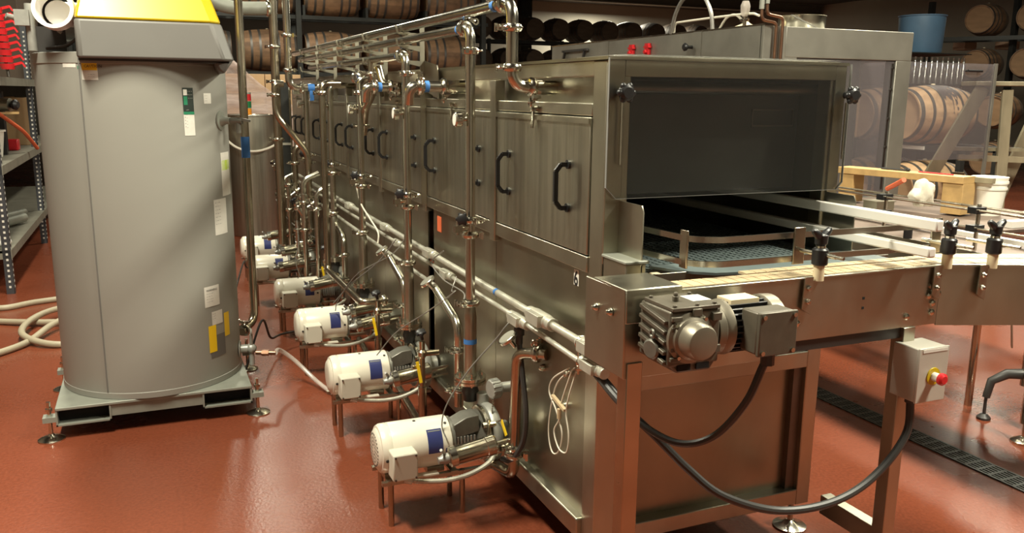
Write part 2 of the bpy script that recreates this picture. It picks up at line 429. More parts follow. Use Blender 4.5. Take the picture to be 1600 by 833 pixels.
FACE_L = RZm @ RX                      # text standing on a face that looks towards -x
def at(x, y, z, R): return Matrix.Translation((x, y, z)) @ R
plate6 = obj('number_plate', MB().box((.0085, .165, 1.022), (.0105, .200, 1.076)), 'label_white', T, label='small white plate under a black number 6')
text_part('6', .07, at(.0082, .199, 1.022, FACE_L), 'black', plate6, 'numeral', 'black numeral 6', bold=.0015, sx=.85)
# front base
obj('front_panel', MB().box((.085, .045, .213), (W - .06, .052, .70)), 'sheet', T)
obj('front_rail', MB().box((.085, .0, .69), (W - .06, .05, .75)), FR, T, bevel=.003)
obj('front_rail', MB().box((.085, .0, .155), (W - .06, .05, .213)), FR, T, bevel=.003)
obj('side_flange', MB().box((W - .10, .02, .213), (W - .06, .045, .69)), 'dark_steel', T)
obj('front_closure', MB().box((.085, .02, .75), (W - .06, .03, 1.09)), 'dark_steel', T)
for (fx, fy) in ((.04, .06), (W + .03 - .02, .1), (.04, 2.1), (.04, 4.1), (W - .04, 3), (.04, 5.9), (W - .04, 5.9)):
    f = MB(); f.cyl((fx, fy, .012), (fx, fy, .16), .011).lathe((fx, fy, 0), (0, 0, 1), [(0, .062), (.008, .064), (.018, .03), (.03, .014)]).cyl((fx, fy, .135), (fx, fy, .15), .019, seg=6)
    obj('leveling_foot', f, 'steel', T)
# hood frame and window
obj('hood_stile', MB().box((.0, -.008, 1.13), (.058, 0, 1.752)), FR, T, bevel=.002)
obj('hood_stile', MB().box((W - .045, -.008, 1.13), (W, 0, 1.752)), FR, T, bevel=.002)
obj('hood_header', MB().box((.058, -.008, 1.703), (W - .045, 0, 1.752)), FR, T, bevel=.002)
obj('drive_housing', MB().box((-.0, -.15, 1.02), (.07, -.012, 1.155)), FR, T, bevel=.004)
obj('drive_housing_cap', MB().box((-.006, -.158, 1.155), (.076, -.009, 1.165)), 'skid', T, bevel=.003)
win = MB()
ww0, ww1, wz0, wz1 = -.004, W + .008, 1.335, 1.757; ch = .035
win.prism([(ww0, wz0 + ch), (ww0 + ch, wz0), (ww1 - ch * .7, wz0), (ww1, wz0 + ch * .7), (ww1, wz1), (ww0, wz1)], 'y', -.022, -.014)
wo = obj('hood_window', win, 'acrylic', T, label='clear acrylic splash window')
we = MB()
wp = [(ww0, wz1), (ww0, wz0 + ch), (ww0 + ch, wz0), (ww1 - ch * .7, wz0), (ww1, wz0 + ch * .7), (ww1, wz1)]
for a_, b_ in zip(wp, wp[1:]): we.bar((a_[0], -.018, a_[1]), (b_[0], -.018, b_[1]), (.0085), .0016, (0, 0, 1) if abs(a_[0] - b_[0]) > .01 else (1, 0, 0))
obj('window_edge_glint', we, 'acrylic_edge_glint', wo, label='window edge with its caught light painted pale')  # paler strips paint the light that the acrylic edges catch
obj('window_lid', MB().box((.05, -.022, 1.7625), (W - .04, .30, 1.768)), 'acrylic', T, label='clear acrylic lid strip')
for kx in (.035, W - .012):
    k = MB(); k.cyl((kx, -.022, 1.655), (kx, -.05, 1.655), .012)
    k.lathe((kx, -.045, 1.655), (0, -1, 0), [(0, .018), (.004, .024), (.02, .024), (.026, .016)], seg=18)
    for j in range(6):
        a = j * PI / 3; k.ball((kx + .022 * math.cos(a), -.057, 1.655 + .022 * math.sin(a)), .0105, 10)
    obj('star_knob', k, 'black', wo, label='black star knob')
    s_ = MB(); s_.box((kx + .002, -.026, 1.44), (kx + .007, -.022, 1.63)); obj('slot_edge', s_, 'steel', wo)
# guard ears beside the opening
for xx in (.052, W - .052):
    e = MB(); e.prism([(-.008, 1.10), (-.15, 1.10), (-.15, 1.31), (-.14, 1.328), (-.008, 1.328)], 'x', xx, xx + .004)
    obj('guard_plate', e, 'frame_steel', T)
# belt
b = MB(); b.box((.07, -.10, 1.105), (W - .06, L - .1, 1.122))
yb = -.10
while yb < 1.2:
    for k in range(30):
        x = .075 + k * .0262; b.box((x, yb + .003, 1.122), (x + .018, yb + .02, 1.1255))
    yb += .0254
obj('conveyor_belt', b, 'belt', T, label='dark blue grey modular belt')
obj('dead_plate', MB().prism([(.11, -.10), (.16, -.20), (.24, -.262), (.36, -.281), (W - .0, -.281), (W - .0, -.10)], 'z', 1.128, 1.136), 'belt', T, label='smooth blue grey transfer plate')
for xx, z0, z1 in ((W - .085, 1.185, 1.215), (W - .065, 1.262, 1.296)):
    obj('lane_rail', MB().box((xx - .016, -.50, z0), (xx + .014, 2.5, z1)), 'rail_white', T, bevel=.005, label='long white plastic lane rail')
obj('drive_sprocket', MB().lathe((.075, -.17, 1.085), (1, 0, 0), [(0, .03), (.004, .045), (.03, .045), (.034, .03)], 10), 'nylon', T, label='cream plastic sprocket')
# dark panel added behind the window, standing in for the shaded hood interior
for yy in (.16,):
    obj('hood_shade_panel', MB().box((.08, yy, 1.325), (W - .05, yy + .004, 1.70)), 'hood_shade', T, label='added dark panel standing in for the unlit hood interior')
obj('spray_header', MB().tube([(.06, .09, 1.672), (W - .02, .09, 1.672)], .02), 'dark_steel', T)
for k in range(6): pass
# inner sign bracket seen through window
ib = MB(); ib.box((W - .27, .135, 1.545), (W - .09, .14, 1.55)).box((W - .27, .135, 1.60), (W - .09, .14, 1.605)).box((W - .27, .135, 1.545), (W - .265, .14, 1.605)).box((W - .095, .135, 1.545), (W - .09, .14, 1.605)); obj('inner_bracket', ib, 'dark_steel', T)
# fasteners on side
for (yy, zz) in ((.42, .66), (.22, .70), (.24, .575), (.62, .50)):
    n = MB(); n.lathe((.012, yy, zz), (-1, 0, 0), [(0, .014), (.008, .015), (.022, .011), (.026, .004)], 14); obj('side_stud', n, 'steel', T)
o_ = obj('hazard_tag', MB().box((.009, 1.62, .98), (.0075, 1.68, 1.055)), 'orange', T, label='orange tag')
obj('hanger_channel', MB().box((-.03, -.012, .80), (-.005, .02, .93)).box((-.005, -.012, .80), (.0, .02, .93)), 'dark_steel', T)

# ------------------------------------------------------------------ pipe racks above the tunnel
HX = -.12
Z1, Z2, Z3, Z4 = 1.952, 1.892, 1.822, 1.69
R1, R2, R3 = .0205, .0195, .0195
for i, yp in enumerate((1.80, 2.5, 3.2, 3.9, 4.6)):
    t = thing('pipe_rack', ['nearest flat steel hanger plate with a cleat holding the pipe bundle', 'second nearest hanger plate under the pipe bundle',
                            'middle hanger plate under the pipe bundle', 'fourth hanger plate under the pipe bundle, before the farthest', 'farthest hanger plate under the pipe bundle'][i], 'bracket', (-.03, yp, 1.0 if i == 0 else 1.3), group='hanger plates along the pipe bundle')
    zb = 1.10 if i == 0 else 1.60
    obj('plate', MB().box((-.036, yp - .004, zb), (.0 - .013, yp + .004, 1.965)), 'frame_steel', t)
    for z, r in ((Z1, R1), (Z2, R2), (Z3, R3)):
        g = MB()
        g.prism([(-.036, z - r - .030), (-.150, z - r - .006), (-.158, z + .012), (-.150, z + .014), (-.142, z - r), (-.036, z - r - .004)], 'y', yp - .0035, yp + .0035)
        g.box((-.150, yp - .02, z - r - .005), (-.09, yp + .02, z - r - .001))
        obj('cleat', g, 'frame_steel', t)
    if i == 0:
        obj('gusset', MB().prism([(1.80 - .004, 1.66), (1.58, 1.62), (1.58, 1.74), (1.60, 1.775), (1.80 - .004, 1.80)], 'x', -.016, -.011), 'frame_steel', t)

def clamp(name, c, axis, r, parent, lug=(-1, 0, 0), m='steel'):
    """sanitary clamp: two ferrules, a split band and its wing nut"""
    c = Vector(c); d = Vector(axis).normalized(); k = MB()
    k.lathe(c - d * .014, d, [(0, r + .001), (.002, r + .010), (.010, r + .015), (.018, r + .015), (.026, r + .010), (.028, r + .001)], 22, cap=False)
    l = Vector(lug); l = (l - d * l.dot(d)).normalized(); s2 = d.cross(l)
    p = c + l * (r + .014)
    k.bar(p - s2 * .014, p + l * .016 - s2 * .014, .012, .02, d).bar(p + s2 * .012, p + l * .016 + s2 * .012, .012, .02, d)
    q = p + l * .012
    k.cyl(q - s2 * .03, q + s2 * .03, .0035, seg=8).bar(q - s2 * .03 - d * .014, q - s2 * .03 + d * .014, .006, .010, l)
    k.torus(q + s2 * .032, d, .010, .004, 14, 6)
    return obj(name, k, m, parent)
def tape(c, axis, r, parent, w=.03):
    c = Vector(c); d = Vector(axis).normalized()
    return obj('tape_band', MB().lathe(c - d * w / 2, d, [(0, r + .0012), (w, r + .0012)], 22, cap=False), 'tape_blue', parent, label='blue tape band')
def gauge(c, direction, parent, r=.034):
    """round pressure gauge on a short stem; direction = where its dial looks"""
    c = Vector(c); d = Vector(direction).normalized()
    g = obj('pressure_gauge', MB().lathe(c, d, [(0, r * .9), (.004, r), (.024, r), (.028, r * .88), (.0285, r * .80)], 24), 'steel', parent)
    obj('gauge_face', MB().lathe(c + d * .0286, d, [(0, r * .8), (.001, r * .78)], 20), 'label_white', g)
    return g
def handwheel(c, axis, parent, m='cast'):
    k = MB(); c = Vector(c); d = Vector(axis).normalized()
    k.lathe(c, d, [(-.03, .008), (0, .008), (.002, .018), (.018, .021), (.022, .014)], 16)
    a = Vector((0, 0, 1)) if abs(d.z) < .9 else Vector((1, 0, 0)); u = d.cross(a).normalized(); v = d.cross(u)
    for j in range(6):
        e = u * math.cos(j * PI / 3) + v * math.sin(j * PI / 3); k.ball(c + d * .01 + e * .02, .008, 8)
    return obj('valve_knob', k, 'black', parent, label='black star valve knob')

# header 1 with the nearest drop into the hood
p = thing('header_pipe', 'topmost polished header pipe whose near elbow drops into the hood side', 'pipe', (HX, .45, 1.67))
obj('pipe', MB().tube([(HX, 5.1, Z1 + .0), (HX, .45, Z1)] + [(HX, .45, 1.67), (.05, .45, 1.67)], R1, .062, 24), 'steel', p)
clamp('pipe_clamp', (HX, .53, Z1), (0, 1, 0), R1, p, (-.6, 0, .5))
clamp('pipe_clamp', (HX, .45, Z1 - .085), (0, 0, 1), R1, p, (-1, -.3, 0))
clamp('pipe_clamp', (HX, .45, 1.735), (0, 0, 1), R1, p, (-1, .2, 0))
clamp('pipe_clamp', (-.045, .45, 1.67), (1, 0, 0), R1, p, (0, -.4, -1))
obj('ferrule', MB().lathe((-.03, .45, 1.67), (1, 0, 0), [(0, .025), (.09, .025)], 22), 'steel', p)
tape((HX, .60, Z1), (0, 1, 0), R1, p); 
# risers from the pumps to headers 2 and 3 and 4
def riser(yr, ztop, r, far, label, n, extra=True, end=None):
    p = thing('riser_pipe', label, 'pipe', (HX, yr, .4), group='riser pipes from the pumps')
    zf = .50
    if far: path = [(HX, far, ztop), (HX, yr, ztop), (HX, yr, .80)]
    else: path = [(HX + .17, yr, ztop), (HX, yr, ztop), (HX, yr, .80)]
    obj('pipe', MB().tube(path, r, .05, 22), 'steel', p)
    obj('reducer_pipe', MB().lathe((HX, yr, zf + .004), (0, 0, 1), [(0, .026), (.26, .026), (.30, r + .001), (.302, r)], 22, cap=False), 'frame_steel', p)
    fl = MB(); fl.lathe((HX, yr, zf - .022), (0, 0, 1), [(0, .062), (.001, .066), (.012, .066), (.013, .060), (.018, .060), (.019, .066), (.029, .066), (.030, .06), (.030, .03)], 28)
    f = obj('flange', fl, 'steel', p)
    bo = MB()
    for j in range(6):
        a = j * PI / 3 + .3; x, y = HX + .052 * math.cos(a), yr + .052 * math.sin(a)
        bo.cyl((x, y, zf - .03), (x, y, zf + .028), .0045, seg=8).cyl((x, y, zf + .008), (x, y, zf + .016), .008, seg=6)
    obj('flange_bolts', bo, 'steel', f)
    obj('rubber_joint', MB().lathe((HX, yr, zf - .10), (0, 0, 1), [(0, .028), (.02, .03), (.04, .036), (.06, .03), (.078, .03)], 20), 'rubber', p)
    clamp('pipe_clamp', (HX, yr, .815), (0, 0, 1), r + .004, p, (-1, -.2, 0))
    # sampling valve pair
    clamp('pipe_clamp', (HX, yr, 1.155), (0, 0, 1), r, p, (.6, -.8, 0)); clamp('pipe_clamp', (HX, yr, 1.095), (0, 0, 1), r, p, (1, -.3, 0))
    v = MB(); v.cyl((HX, yr, 1.125), (HX - .05, yr - .02, 1.125), .012).box((HX - .075, yr - .035, 1.112), (HX - .045, yr - .008, 1.138))
    v.cyl((HX - .06, yr - .02, 1.16), (HX - .06, yr - .02, 1.10), .007)
    obj('valve_body', v, 'steel', p)
    handwheel((HX - .045, yr - .035, 1.165), (-.5, -1, .1), p)
    # gauge
    st = MB().cyl((HX, yr, 1.553), (HX - .045, yr - .01, 1.548), .008).cyl((HX - .03, yr - .01, 1.55), (HX - .03, yr - .01, 1.575), .004)
    obj('gauge_stem', st, 'steel', p); gauge((HX - .040, yr - .01, 1.548), (-1, .05, 0), p, .029)
    if extra:
        clamp('pipe_clamp', (HX, yr, ztop - .085), (0, 0, 1), r, p, (-.3, -1, 0)); clamp('pipe_clamp', (HX, yr + .065, ztop), (0, 1, 0), r, p, (.4, 0, 1))
        tape((HX, yr + .11, ztop), (0, 1, 0), r, p, .03)
    tape((HX, yr, .655), (0, 0, 1), .026, p, .02) if n == 0 else None
    return p
PY = [.76, 1.70, 2.68, 3.56, 4.50, 5.45]
RYs = [.86, 1.76, 2.75]
riser(RYs[0], Z2, R2, 4.8, 'nearest riser pipe, tallest, its elbow joining the middle header pipe', 0)
riser(RYs[1], Z3, R3, 4.35, 'second riser pipe, its elbow joining the lower header pipe', 1)
riser(RYs[2], Z4 + .04, R3, None, 'third riser pipe, curving back into the tunnel wall', 2)
for q, yr in enumerate((3.63, 4.6, 5.5)):
    riser(yr, Z4, .020, None, ['fourth riser pipe, in the cluster behind the bent floor pipe', 'fifth riser pipe, far along the tunnel', 'farthest riser pipe in the cluster by the steel tank'][q], 3, extra=False)
# short inlet H4 into hood side
for (yy, x0, lab) in ((1.35, -.22, 'short clamped inlet pipe stub entering the tunnel side beside the nearest riser'), (2.25, -.2, 'second short inlet pipe stub entering the tunnel side')):
    q = thing('inlet_pipe', lab, 'pipe', (x0, yy, 1.675))
    obj('pipe', MB().tube([(x0, yy + .02, 1.60), (x0, yy, 1.675), (.05, yy, 1.675)], .024, .04, 20), 'steel', q)
    obj('ferrule', MB().lathe((-.05, yy, 1.675), (1, 0, 0), [(0, .029), (.09, .029)], 20), 'steel', q)
    clamp('pipe_clamp', (-.065, yy, 1.675), (1, 0, 0), .024, q, (0, -.5, -1)); clamp('pipe_clamp', (x0 + .045, yy, 1.675), (1, 0, 0), .024, q, (0, -.6, 1))
    tape((x0 + .075, yy, 1.675), (1, 0, 0), .024, q, .02)
# crossover pipes near third riser
q = thing('crossover_pipe', 'curved crossover pipe between the lower header and the tunnel side', 'pipe', (HX, 2.45, 1.8))
obj('pipe', MB().tube([(HX, 2.42, Z3), (HX, 2.42, 1.72), (HX + .03, 2.55, 1.64), (HX + .03, 2.75, 1.55), (HX + .03, 2.8, 1.4)], .024, .09, 18), 'bronzed', q)
clamp('pipe_clamp', (HX, 2.42, 1.745), (0, 0, 1), .024, q, (-1, -.4, 0)); clamp('pipe_clamp', (HX + .03, 2.79, 1.45), (0, 0, 1), .024, q)
q = thing('crossover_pipe', 'shorter curved pipe bending down to the right behind the crossover', 'pipe', (HX, 2.25, 1.8))
obj('pipe', MB().tube([(HX + .02, 2.36, 1.78), (HX + .03, 2.30, 1.67), (.04, 2.15, 1.665)], .022, .08, 18), 'bronzed', q)
clamp('pipe_clamp', (-.03, 2.21, 1.667), (.15, -.1, 0), .022, q)

# supply pipe bent at floor level (px 508)
SX = -.25
q = thing('supply_pipe', 'slim polished pipe dropping from above then bending forward over the third pump', 'pipe', (SX, 3.2, .5))
obj('pipe', MB().tube([(SX + .12, 3.24, 1.70), (SX, 3.22, 1.70), (SX, 3.22, .50), (SX, 2.27, .50), (-.10, 2.27, .50)], .020, .05, 18), 'bronzed', q)
clamp('pipe_clamp', (-.12, 2.27, .50), (1, 0, 0), .020, q); clamp('pipe_clamp', (SX, 3.22, 1.64), (0, 0, 1), .020, q)

# far upper pipework, left of the tunnel's far end
q = thing('vertical_pipe', 'tall polished vertical pipe running up out of view at the far end of the headers', 'pipe', (-.29, 4.3, 1.4))
obj('pipe', MB().tube([(-.29, 4.3, 2.6), (-.29, 4.3, 1.675), (-.05, 4.3, 1.675)], .027, .07, 20), 'steel', q)
for z in (2.05, 1.80): clamp('pipe_clamp', (-.29, 4.3, z), (0, 0, 1), .027, q, (1, -.4, 0))
clamp('pipe_clamp', (-.20, 4.3, 1.675), (1, 0, 0), .027, q, (0, -1, 0)); clamp('pipe_clamp', (-.07, 4.3, 1.675), (1, 0, 0), .027, q, (0, -1, .5)); tape((-.13, 4.3, 1.675), (1, 0, 0), .027, q, .05)
obj('tape_flag', MB().box((-.145, 4.27, 1.58), (-.115, 4.272, 1.655)), 'tape_blue', q, label='hanging blue tape end')
q = thing('vertical_pipe', 'darker vertical pipe just behind the polished one, with side clamps', 'pipe', (-.52, 4.55, .4))
obj('pipe', MB().tube([(-.345, 4.6, 2.35), (-.345, 4.6, .45)], .033, .07, 20), 'bronzed', q)
for z in (1.98, 1.72, 1.28): clamp('pipe_clamp', (-.345, 4.6, z), (0, 0, 1), .033, q, (-1, -.4, 0))
q = thing('overhead_duct', 'grey insulated pipe running left from the top of the vertical pipes', 'pipe', (-.9, 4.6, 2.25))
obj('pipe', MB().tube([(-.36, 4.6, 2.26), (-.60, 4.6, 2.25), (-.74, 4.6, 2.27), (-.95, 4.6, 2.42)], .05, .1, 20), 'skid', q)
clamp('pipe_clamp', (-.38, 4.6, 2.26), (1, 0, 0), .045, q)
q = thing('bent_pipe', 'dark vertical pipe with a diagonal offset beside the tunnel end', 'pipe', (-.55, 4.4, 1.2))
obj('pipe', MB().tube([(-.33, 4.3, 1.70), (-.395, 4.3, 1.70), (-.395, 4.3, 1.48), (-.18, 4.25, 1.19), (-.18, 4.25, .85)], .024, .06, 18), 'bronzed', q)
clamp('pipe_clamp', (-.395, 4.3, 1.62), (0, 0, 1), .024, q)
q = thing('vertical_post', 'square black post standing at the far end of the tunnel', 'post', (-.22, 5.2, 0))
obj('post', MB().box((-.27, 5.15, .0), (-.17, 5.25, 1.72)), 'rack', q)
obj('conduit_strap', MB().box((-.275, 5.145, 1.2), (-.165, 5.255, 1.22)), 'galv', q)
# valve cluster where the far pumps feed
random.seed(3)
for k in range(7):
    yy = 3.9 + k * .28; xx = -.27 + random.uniform(-.03, .06) + .008 * k; zz = .62 + random.uniform(-.1, .35)
    q = thing('valve_assembly', 'small clamped valve %s' % ['lowest and nearest in the far pipe cluster', 'with angled body in the far cluster, second from the front', 'in the middle of the far pipe cluster, left side', 'near the steel tank, head tilted up', 'behind the bent pipe, upper part of the cluster', 'second farthest in the pipe cluster', 'farthest in the pipe cluster by the steel tank'][k], 'valve', (xx, yy, zz), group='small valves in the far pipe cluster')
    d = Vector((random.uniform(-1, 1), random.uniform(-.4, .4), random.uniform(-.2, .8))).normalized()
    obj('valve_body', MB().cyl((xx, yy, 0), (xx, yy, zz - .16), .013).cyl((xx, yy, zz - .16), (xx, yy, zz + .16), .021).cyl(Vector((xx, yy, zz)) - d * .02, Vector((xx, yy, zz)) + d * .11, .018), 'steel', q)
    clamp('pipe_clamp', (xx, yy, zz + .10), (0, 0, 1), .021, q, d); clamp('pipe_clamp', (xx, yy, zz - .1), (0, 0, 1), .021, q, -d)
    clamp('pipe_clamp', Vector((xx, yy, zz)) + d * .08, d, .018, q, (0, 0, 1))
    handwheel(Vector((xx, yy, zz)) + d * .13, d, q)
for k, (xx, yy, z0, z1, r) in enumerate(((-.24, 4.15, 0, 1.0, .02), (-.20, 4.75, 0, 1.2, .022), (-.27, 5.0, 0, .92, .028), (-.22, 5.6, 0, 1.15, .024), (-.21, 3.78, 0, .95, .018))):
    q = thing('standpipe', ['slim standpipe among the far pumps, nearest', 'standpipe beside the fifth pump', 'thick standpipe beside the steel tank', 'farthest standpipe by the tunnel end', 'thin standpipe beside the fourth pump'][k], 'pipe', (xx, yy, 0))
    obj('pipe', MB().tube([(xx, yy, z0), (xx, yy, z1), (xx + .12, yy, z1 + .05)], r, .05, 16), 'bronzed' if k % 2 else 'steel', q)
    for z in (z0 + .25, z1 - .12): clamp('pipe_clamp', (xx, yy, z), (0, 0, 1), r, q, (-1, k % 2 - .5, 0))
q = thing('cross_pipe', 'short thick polished pipe sticking out left of the pipe cluster', 'pipe', (-.55, 4.9, .80))
obj('pipe', MB().cyl((-.33, 4.88, .80), (-.05, 4.88, .80), .034), 'steel', q); obj('pipe_cover', MB().cyl((-.33, 4.88, .85), (-.10, 4.88, .85), .016), 'steel', q)
clamp('pipe_clamp', (-.07, 4.88, .80), (1, 0, 0), .034, q)

# ------------------------------------------------------------------ electrical conduits along the tunnel side
def conduit_body(c, s, parent, m='galv', tilt=0):
    c = Vector(c); b_ = MB()
    prof = [(-.5, .55), (-.42, .95), (-.3, 1), (.3, 1), (.42, .95), (.5, .55)]
    b_.rings([((c.x, c.y + t * .11 * s, c.z), .021 * s * k) for t, k in prof], 12)
    b_.box((c.x - .030 * s, c.y - .040 * s, c.z - .014 * s), (c.x - .012 * s, c.y + .040 * s, c.z + .018 * s))
    for sg in (-1, 1): b_.cyl((c.x, c.y + sg * .052 * s, c.z), (c.x, c.y + sg * .075 * s, c.z), .018 * s)
    return obj('junction_fitting', b_, m, parent, bevel=.002)
CX = -.05
q = thing('electrical_conduit', 'upper grey metal conduit running the length of the tunnel side', 'conduit', (CX, 2, .878))
obj('conduit_tube', MB().tube([(CX, -.03, .874), (CX, 5.6, .905)], .0135, .05, 14), 'galv', q)
for yy, s in ((.33, 1.3), (1.60, 1.1), (2.45, 1.0), (3.4, 1.1), (-.05, 1.15)): conduit_body((CX, yy, .874 + yy * .0055), s, q)
tape((CX, .745, .878), (0, 1, 0), .0135, q, .018)
q = thing('electrical_conduit', 'lower thinner grey conduit running below the first along the tunnel side', 'conduit', (CX, 2, .83))
obj('conduit_tube', MB().tube([(CX, -.03, .806), (CX, .5, .824), (CX, 5.6, .85)], .0095, .05, 12), 'galv', q)
for yy, s in ((.52, 1.1), (1.35, 1.0), (2.2, .9), (-.06, 1.0)): conduit_body((CX, yy, .818 + yy * .008), s, q)
g = MB(); g.cyl((CX, .52, .80), (CX, .52, .73), .014).cyl((CX, .52, .79), (CX, .52, .765), .020)
obj('cable_gland', g, 'rubber', q)
q = thing('electrical_conduit', 'lowest slim conduit under the other two along the tunnel side', 'conduit', (CX, 3, .74))
obj('conduit_tube', MB().tube([(CX, 1.55, .735), (CX, 5.6, .78)], .0105, .05, 12), 'galv', q)
# conduit clamp hanging at near ends
c_ = MB(); c_.box((CX - .02, .015, .782), (CX + .045, .028, .79)).cyl((CX - .01, .02, .77), (CX - .01, .02, .86), .004, seg=8).torus((CX, .02, .81), (0, 1, 0), .016, .004, 16, 6).torus((CX, .02, .873), (0, 1, 0), .021, .004, 16, 6)
tag(obj('beam_clamp', c_, 'steel'), 'small steel clamp gripping both conduits at the tunnel corner', 'clamp')

# ------------------------------------------------------------------ circulation pumps
def make_pump():
    t = local(thing('circulation_pump', 'x', 'pump', (-.555, 0, 0), group='white circulation pumps along the tunnel'))
    R, Z = .098, .29
    m = MB(); m.lathe((0, 0, Z), (1, 0, 0), [(.012, R * .80), (.016, R * .93), (.028, R * .99), (.05, R), (.055, R * .985), (.058, R), (.285, R), (.291, R * .99), (.297, R * .9)], 40)
    mo = obj('motor_body', m, 'white_paint', t, label='white enamelled motor')
    m = MB(); m.lathe((0, 0, Z), (1, 0, 0), [(0, R * .55), (.003, R * .72), (.012, R * .84), (.018, R * .84)], 36)
    fc = obj('fan_cover', m, 'white_paint', mo)
    g = MB()
    for rr in (.02, .034, .048, .062):
        n = max(8, int(rr * 420))
        for k in range(n):
            a = 2 * PI * k / n; g.cyl((.0018 if rr < .05 else .004, rr * math.cos(a), Z + rr * math.sin(a)), (.0 if rr < .05 else .0008, rr * math.cos(a), Z + rr * math.sin(a)), .0048, seg=6)
    obj('grille_holes', g, 'rubber', fc, label='dark ventilation holes')
    # terminal box on the camera side
    b_ = MB(); b_.box((.035, -R - .062, Z - .075), (.132, -R + .02, Z + .032)); tb_ = obj('terminal_box', b_, 'beige', t, bevel=.006, label='square cream terminal box')
    sc_ = MB()
    for x in (.044, .123):
        for z in (Z - .066, Z + .023): sc_.cyl((x, -R - .0625, z), (x, -R - .067, z), .004, seg=8)
    obj('screws', sc_, 'dark_steel', tb_)
    # blue nameplate wrapped on the motor
    b_ = MB(); n = 8; rs = []
    for k in range(n + 1):
        a = math.radians(-6 + 56 * k / n); rr = R + .0012
        rs.append((b_.bm.verts.new((.192, -rr * math.cos(a), Z + rr * math.sin(a))), b_.bm.verts.new((.252, -rr * math.cos(a), Z + rr * math.sin(a)))))
    for p_, q_ in zip(rs, rs[1:]): b_.bm.faces.new((p_[0], p_[1], q_[1], q_[0]))
    np_ = obj('nameplate', b_, 'blue', t, label='dark blue nameplate')
    s_ = MB(); rr = R + .0022
    for (a0, w0) in ((44, .05),):
        a = math.radians(a0); a1 = math.radians(a0 + 2)
        vs = [s_.bm.verts.new(v) for v in ((.222 - w0 / 2, -rr * math.cos(a), Z + rr * math.sin(a)), (.222 + w0 / 2, -rr * math.cos(a), Z + rr * math.sin(a)), (.222 + w0 / 2, -rr * math.cos(a1), Z + rr * math.sin(a1)), (.222 - w0 / 2, -rr * math.cos(a1), Z + rr * math.sin(a1)))]
        s_.bm.faces.new(vs)
    obj('plate_heading', s_, 'skid', np_)
    h = MB()
    for (x, a) in ((.275, 62), (.275, 2), (.03, -8), (.16, 85)):
        a = math.radians(a); y_, z_ = -math.cos(a), math.sin(a)
        h.cyl((x, y_ * (R - .002), Z + z_ * (R - .002)), (x, y_ * (R + .0015), Z + z_ * (R + .0015)), .0062, seg=10)
    obj('bolt_holes', h, 'rubber', mo)
    # lantern, fins and guard
    b_ = MB(); b_.lathe((.297, 0, Z), (1, 0, 0), [(0, .088), (.012, .090), (.014, .06), (.10, .058), (.12, .085), (.135, .105), (.15, .108)], 32)
    la = obj('motor_adapter', b_, 'cast', t)
    f = MB()
    for k in range(6): f.box((.318 + k * .014, -.072, Z - .028), (.325 + k * .014, -.05, Z + .028))
    obj('adapter_fins', f, 'cast_light', la)
    b_ = MB(); b_.prism([(.305, .02), (.305, .078), (.36, .104), (.41, .108), (.415, .04), (.36, .03)], 'y', -.055, .03)
    bmesh.ops.translate(b_.bm, verts=b_.bm.verts, vec=(0, -.012, Z)); sh = obj('shaft_guard', b_, 'cast', t, bevel=.004, label='sloping dark grey guard')
    # clamp band and volute
    b_ = MB(); b_.lathe((.43, 0, Z), (1, 0, 0), [(0, .108), (.004, .116), (.016, .118), (.024, .112), (.026, .105)], 36); obj('clamp_band', b_, 'steel', t)
    b_ = MB(); b_.lathe((.456, 0, Z), (1, 0, 0), [(0, .10), (.002, .116), (.012, .122), (.030, .122), (.042, .114), (.05, .09), (.054, .05), (.075, .04), (.10, .04)], 40)
    b_.cyl((.475, .06, Z + .02), (.475, .06, Z + .15), .026)
    vo = obj('volute', b_, 'cast_light', t, label='grey pump volute')
    b_ = MB(); b_.lathe((.43, -.09, Z + .07), (1, 0, 0), [(-.012, .012), (.04, .012)], 10); b_.cyl((.436, -.108, Z + .03), (.436, -.108, Z + .10), .006, seg=8); obj('clamp_bolt', b_, 'steel', t)
    # frame
    b_ = MB(); b_.bar((.01, -.078, Z - .112), (.50, -.078, Z - .112), .022, .014).bar((.01, .078, Z - .112), (.50, .078, Z - .112), .022, .014).bar((.045, -.09, Z - .106), (.045, .09, Z - .106), .03, .01).bar((.30, -.09, Z - .106), (.30, .09, Z - .106), .03, .01)
    b_.box((.03, -.05, Z - .112), (.10, .05, Z - .088)).box((.20, -.05, Z - .112), (.27, .05, Z - .088))
    fr = obj('base_frame', b_, 'frame_steel', t)
    b_ = MB(); b_.box((.14, -.093, Z - .104), (.235, -.062, Z - .098)); obj('foot_tab', b_, 'white_paint', t)
    for (x, y) in ((.045, -.078), (.045, .078), (.335, -.078), (.335, .078)):
        obj('leg', MB().cyl((x, y, 0), (x, y, Z - .105), .0115, seg=12), 'bronzed', t)
    # flexible conduit from the terminal box
    pth = smooth_path([(.105, -.11, Z - .095), (.15, -.13, Z - .10), (.25, -.14, Z - .11), (.35, -.14, Z - .10), (.44, -.12, Z - .07), (.49, -.07, Z - .03)], 6)
    c = MB(); c.rings([(p_, .0095 + (.0012 if i % 2 else 0)) for i, p_ in enumerate(smooth_path(pth, 3))], 10); c.cyl((.09, -.11, Z - .09), (.12, -.118, Z - .098), .015, seg=10)
    obj('flexible_conduit', c, 'galv', t)
    return t
pump = make_pump()
reindex()
plabels = ['nearest white motor pump, in the front by the tunnel corner', 'second nearest white motor pump from the front', 'third white motor pump from the front',
           'fourth white motor pump, behind the tilted floor pipe', 'fifth white motor pump, partly behind the vertical tank pipe', 'farthest white motor pump, beneath the steel tank']
pumps = []
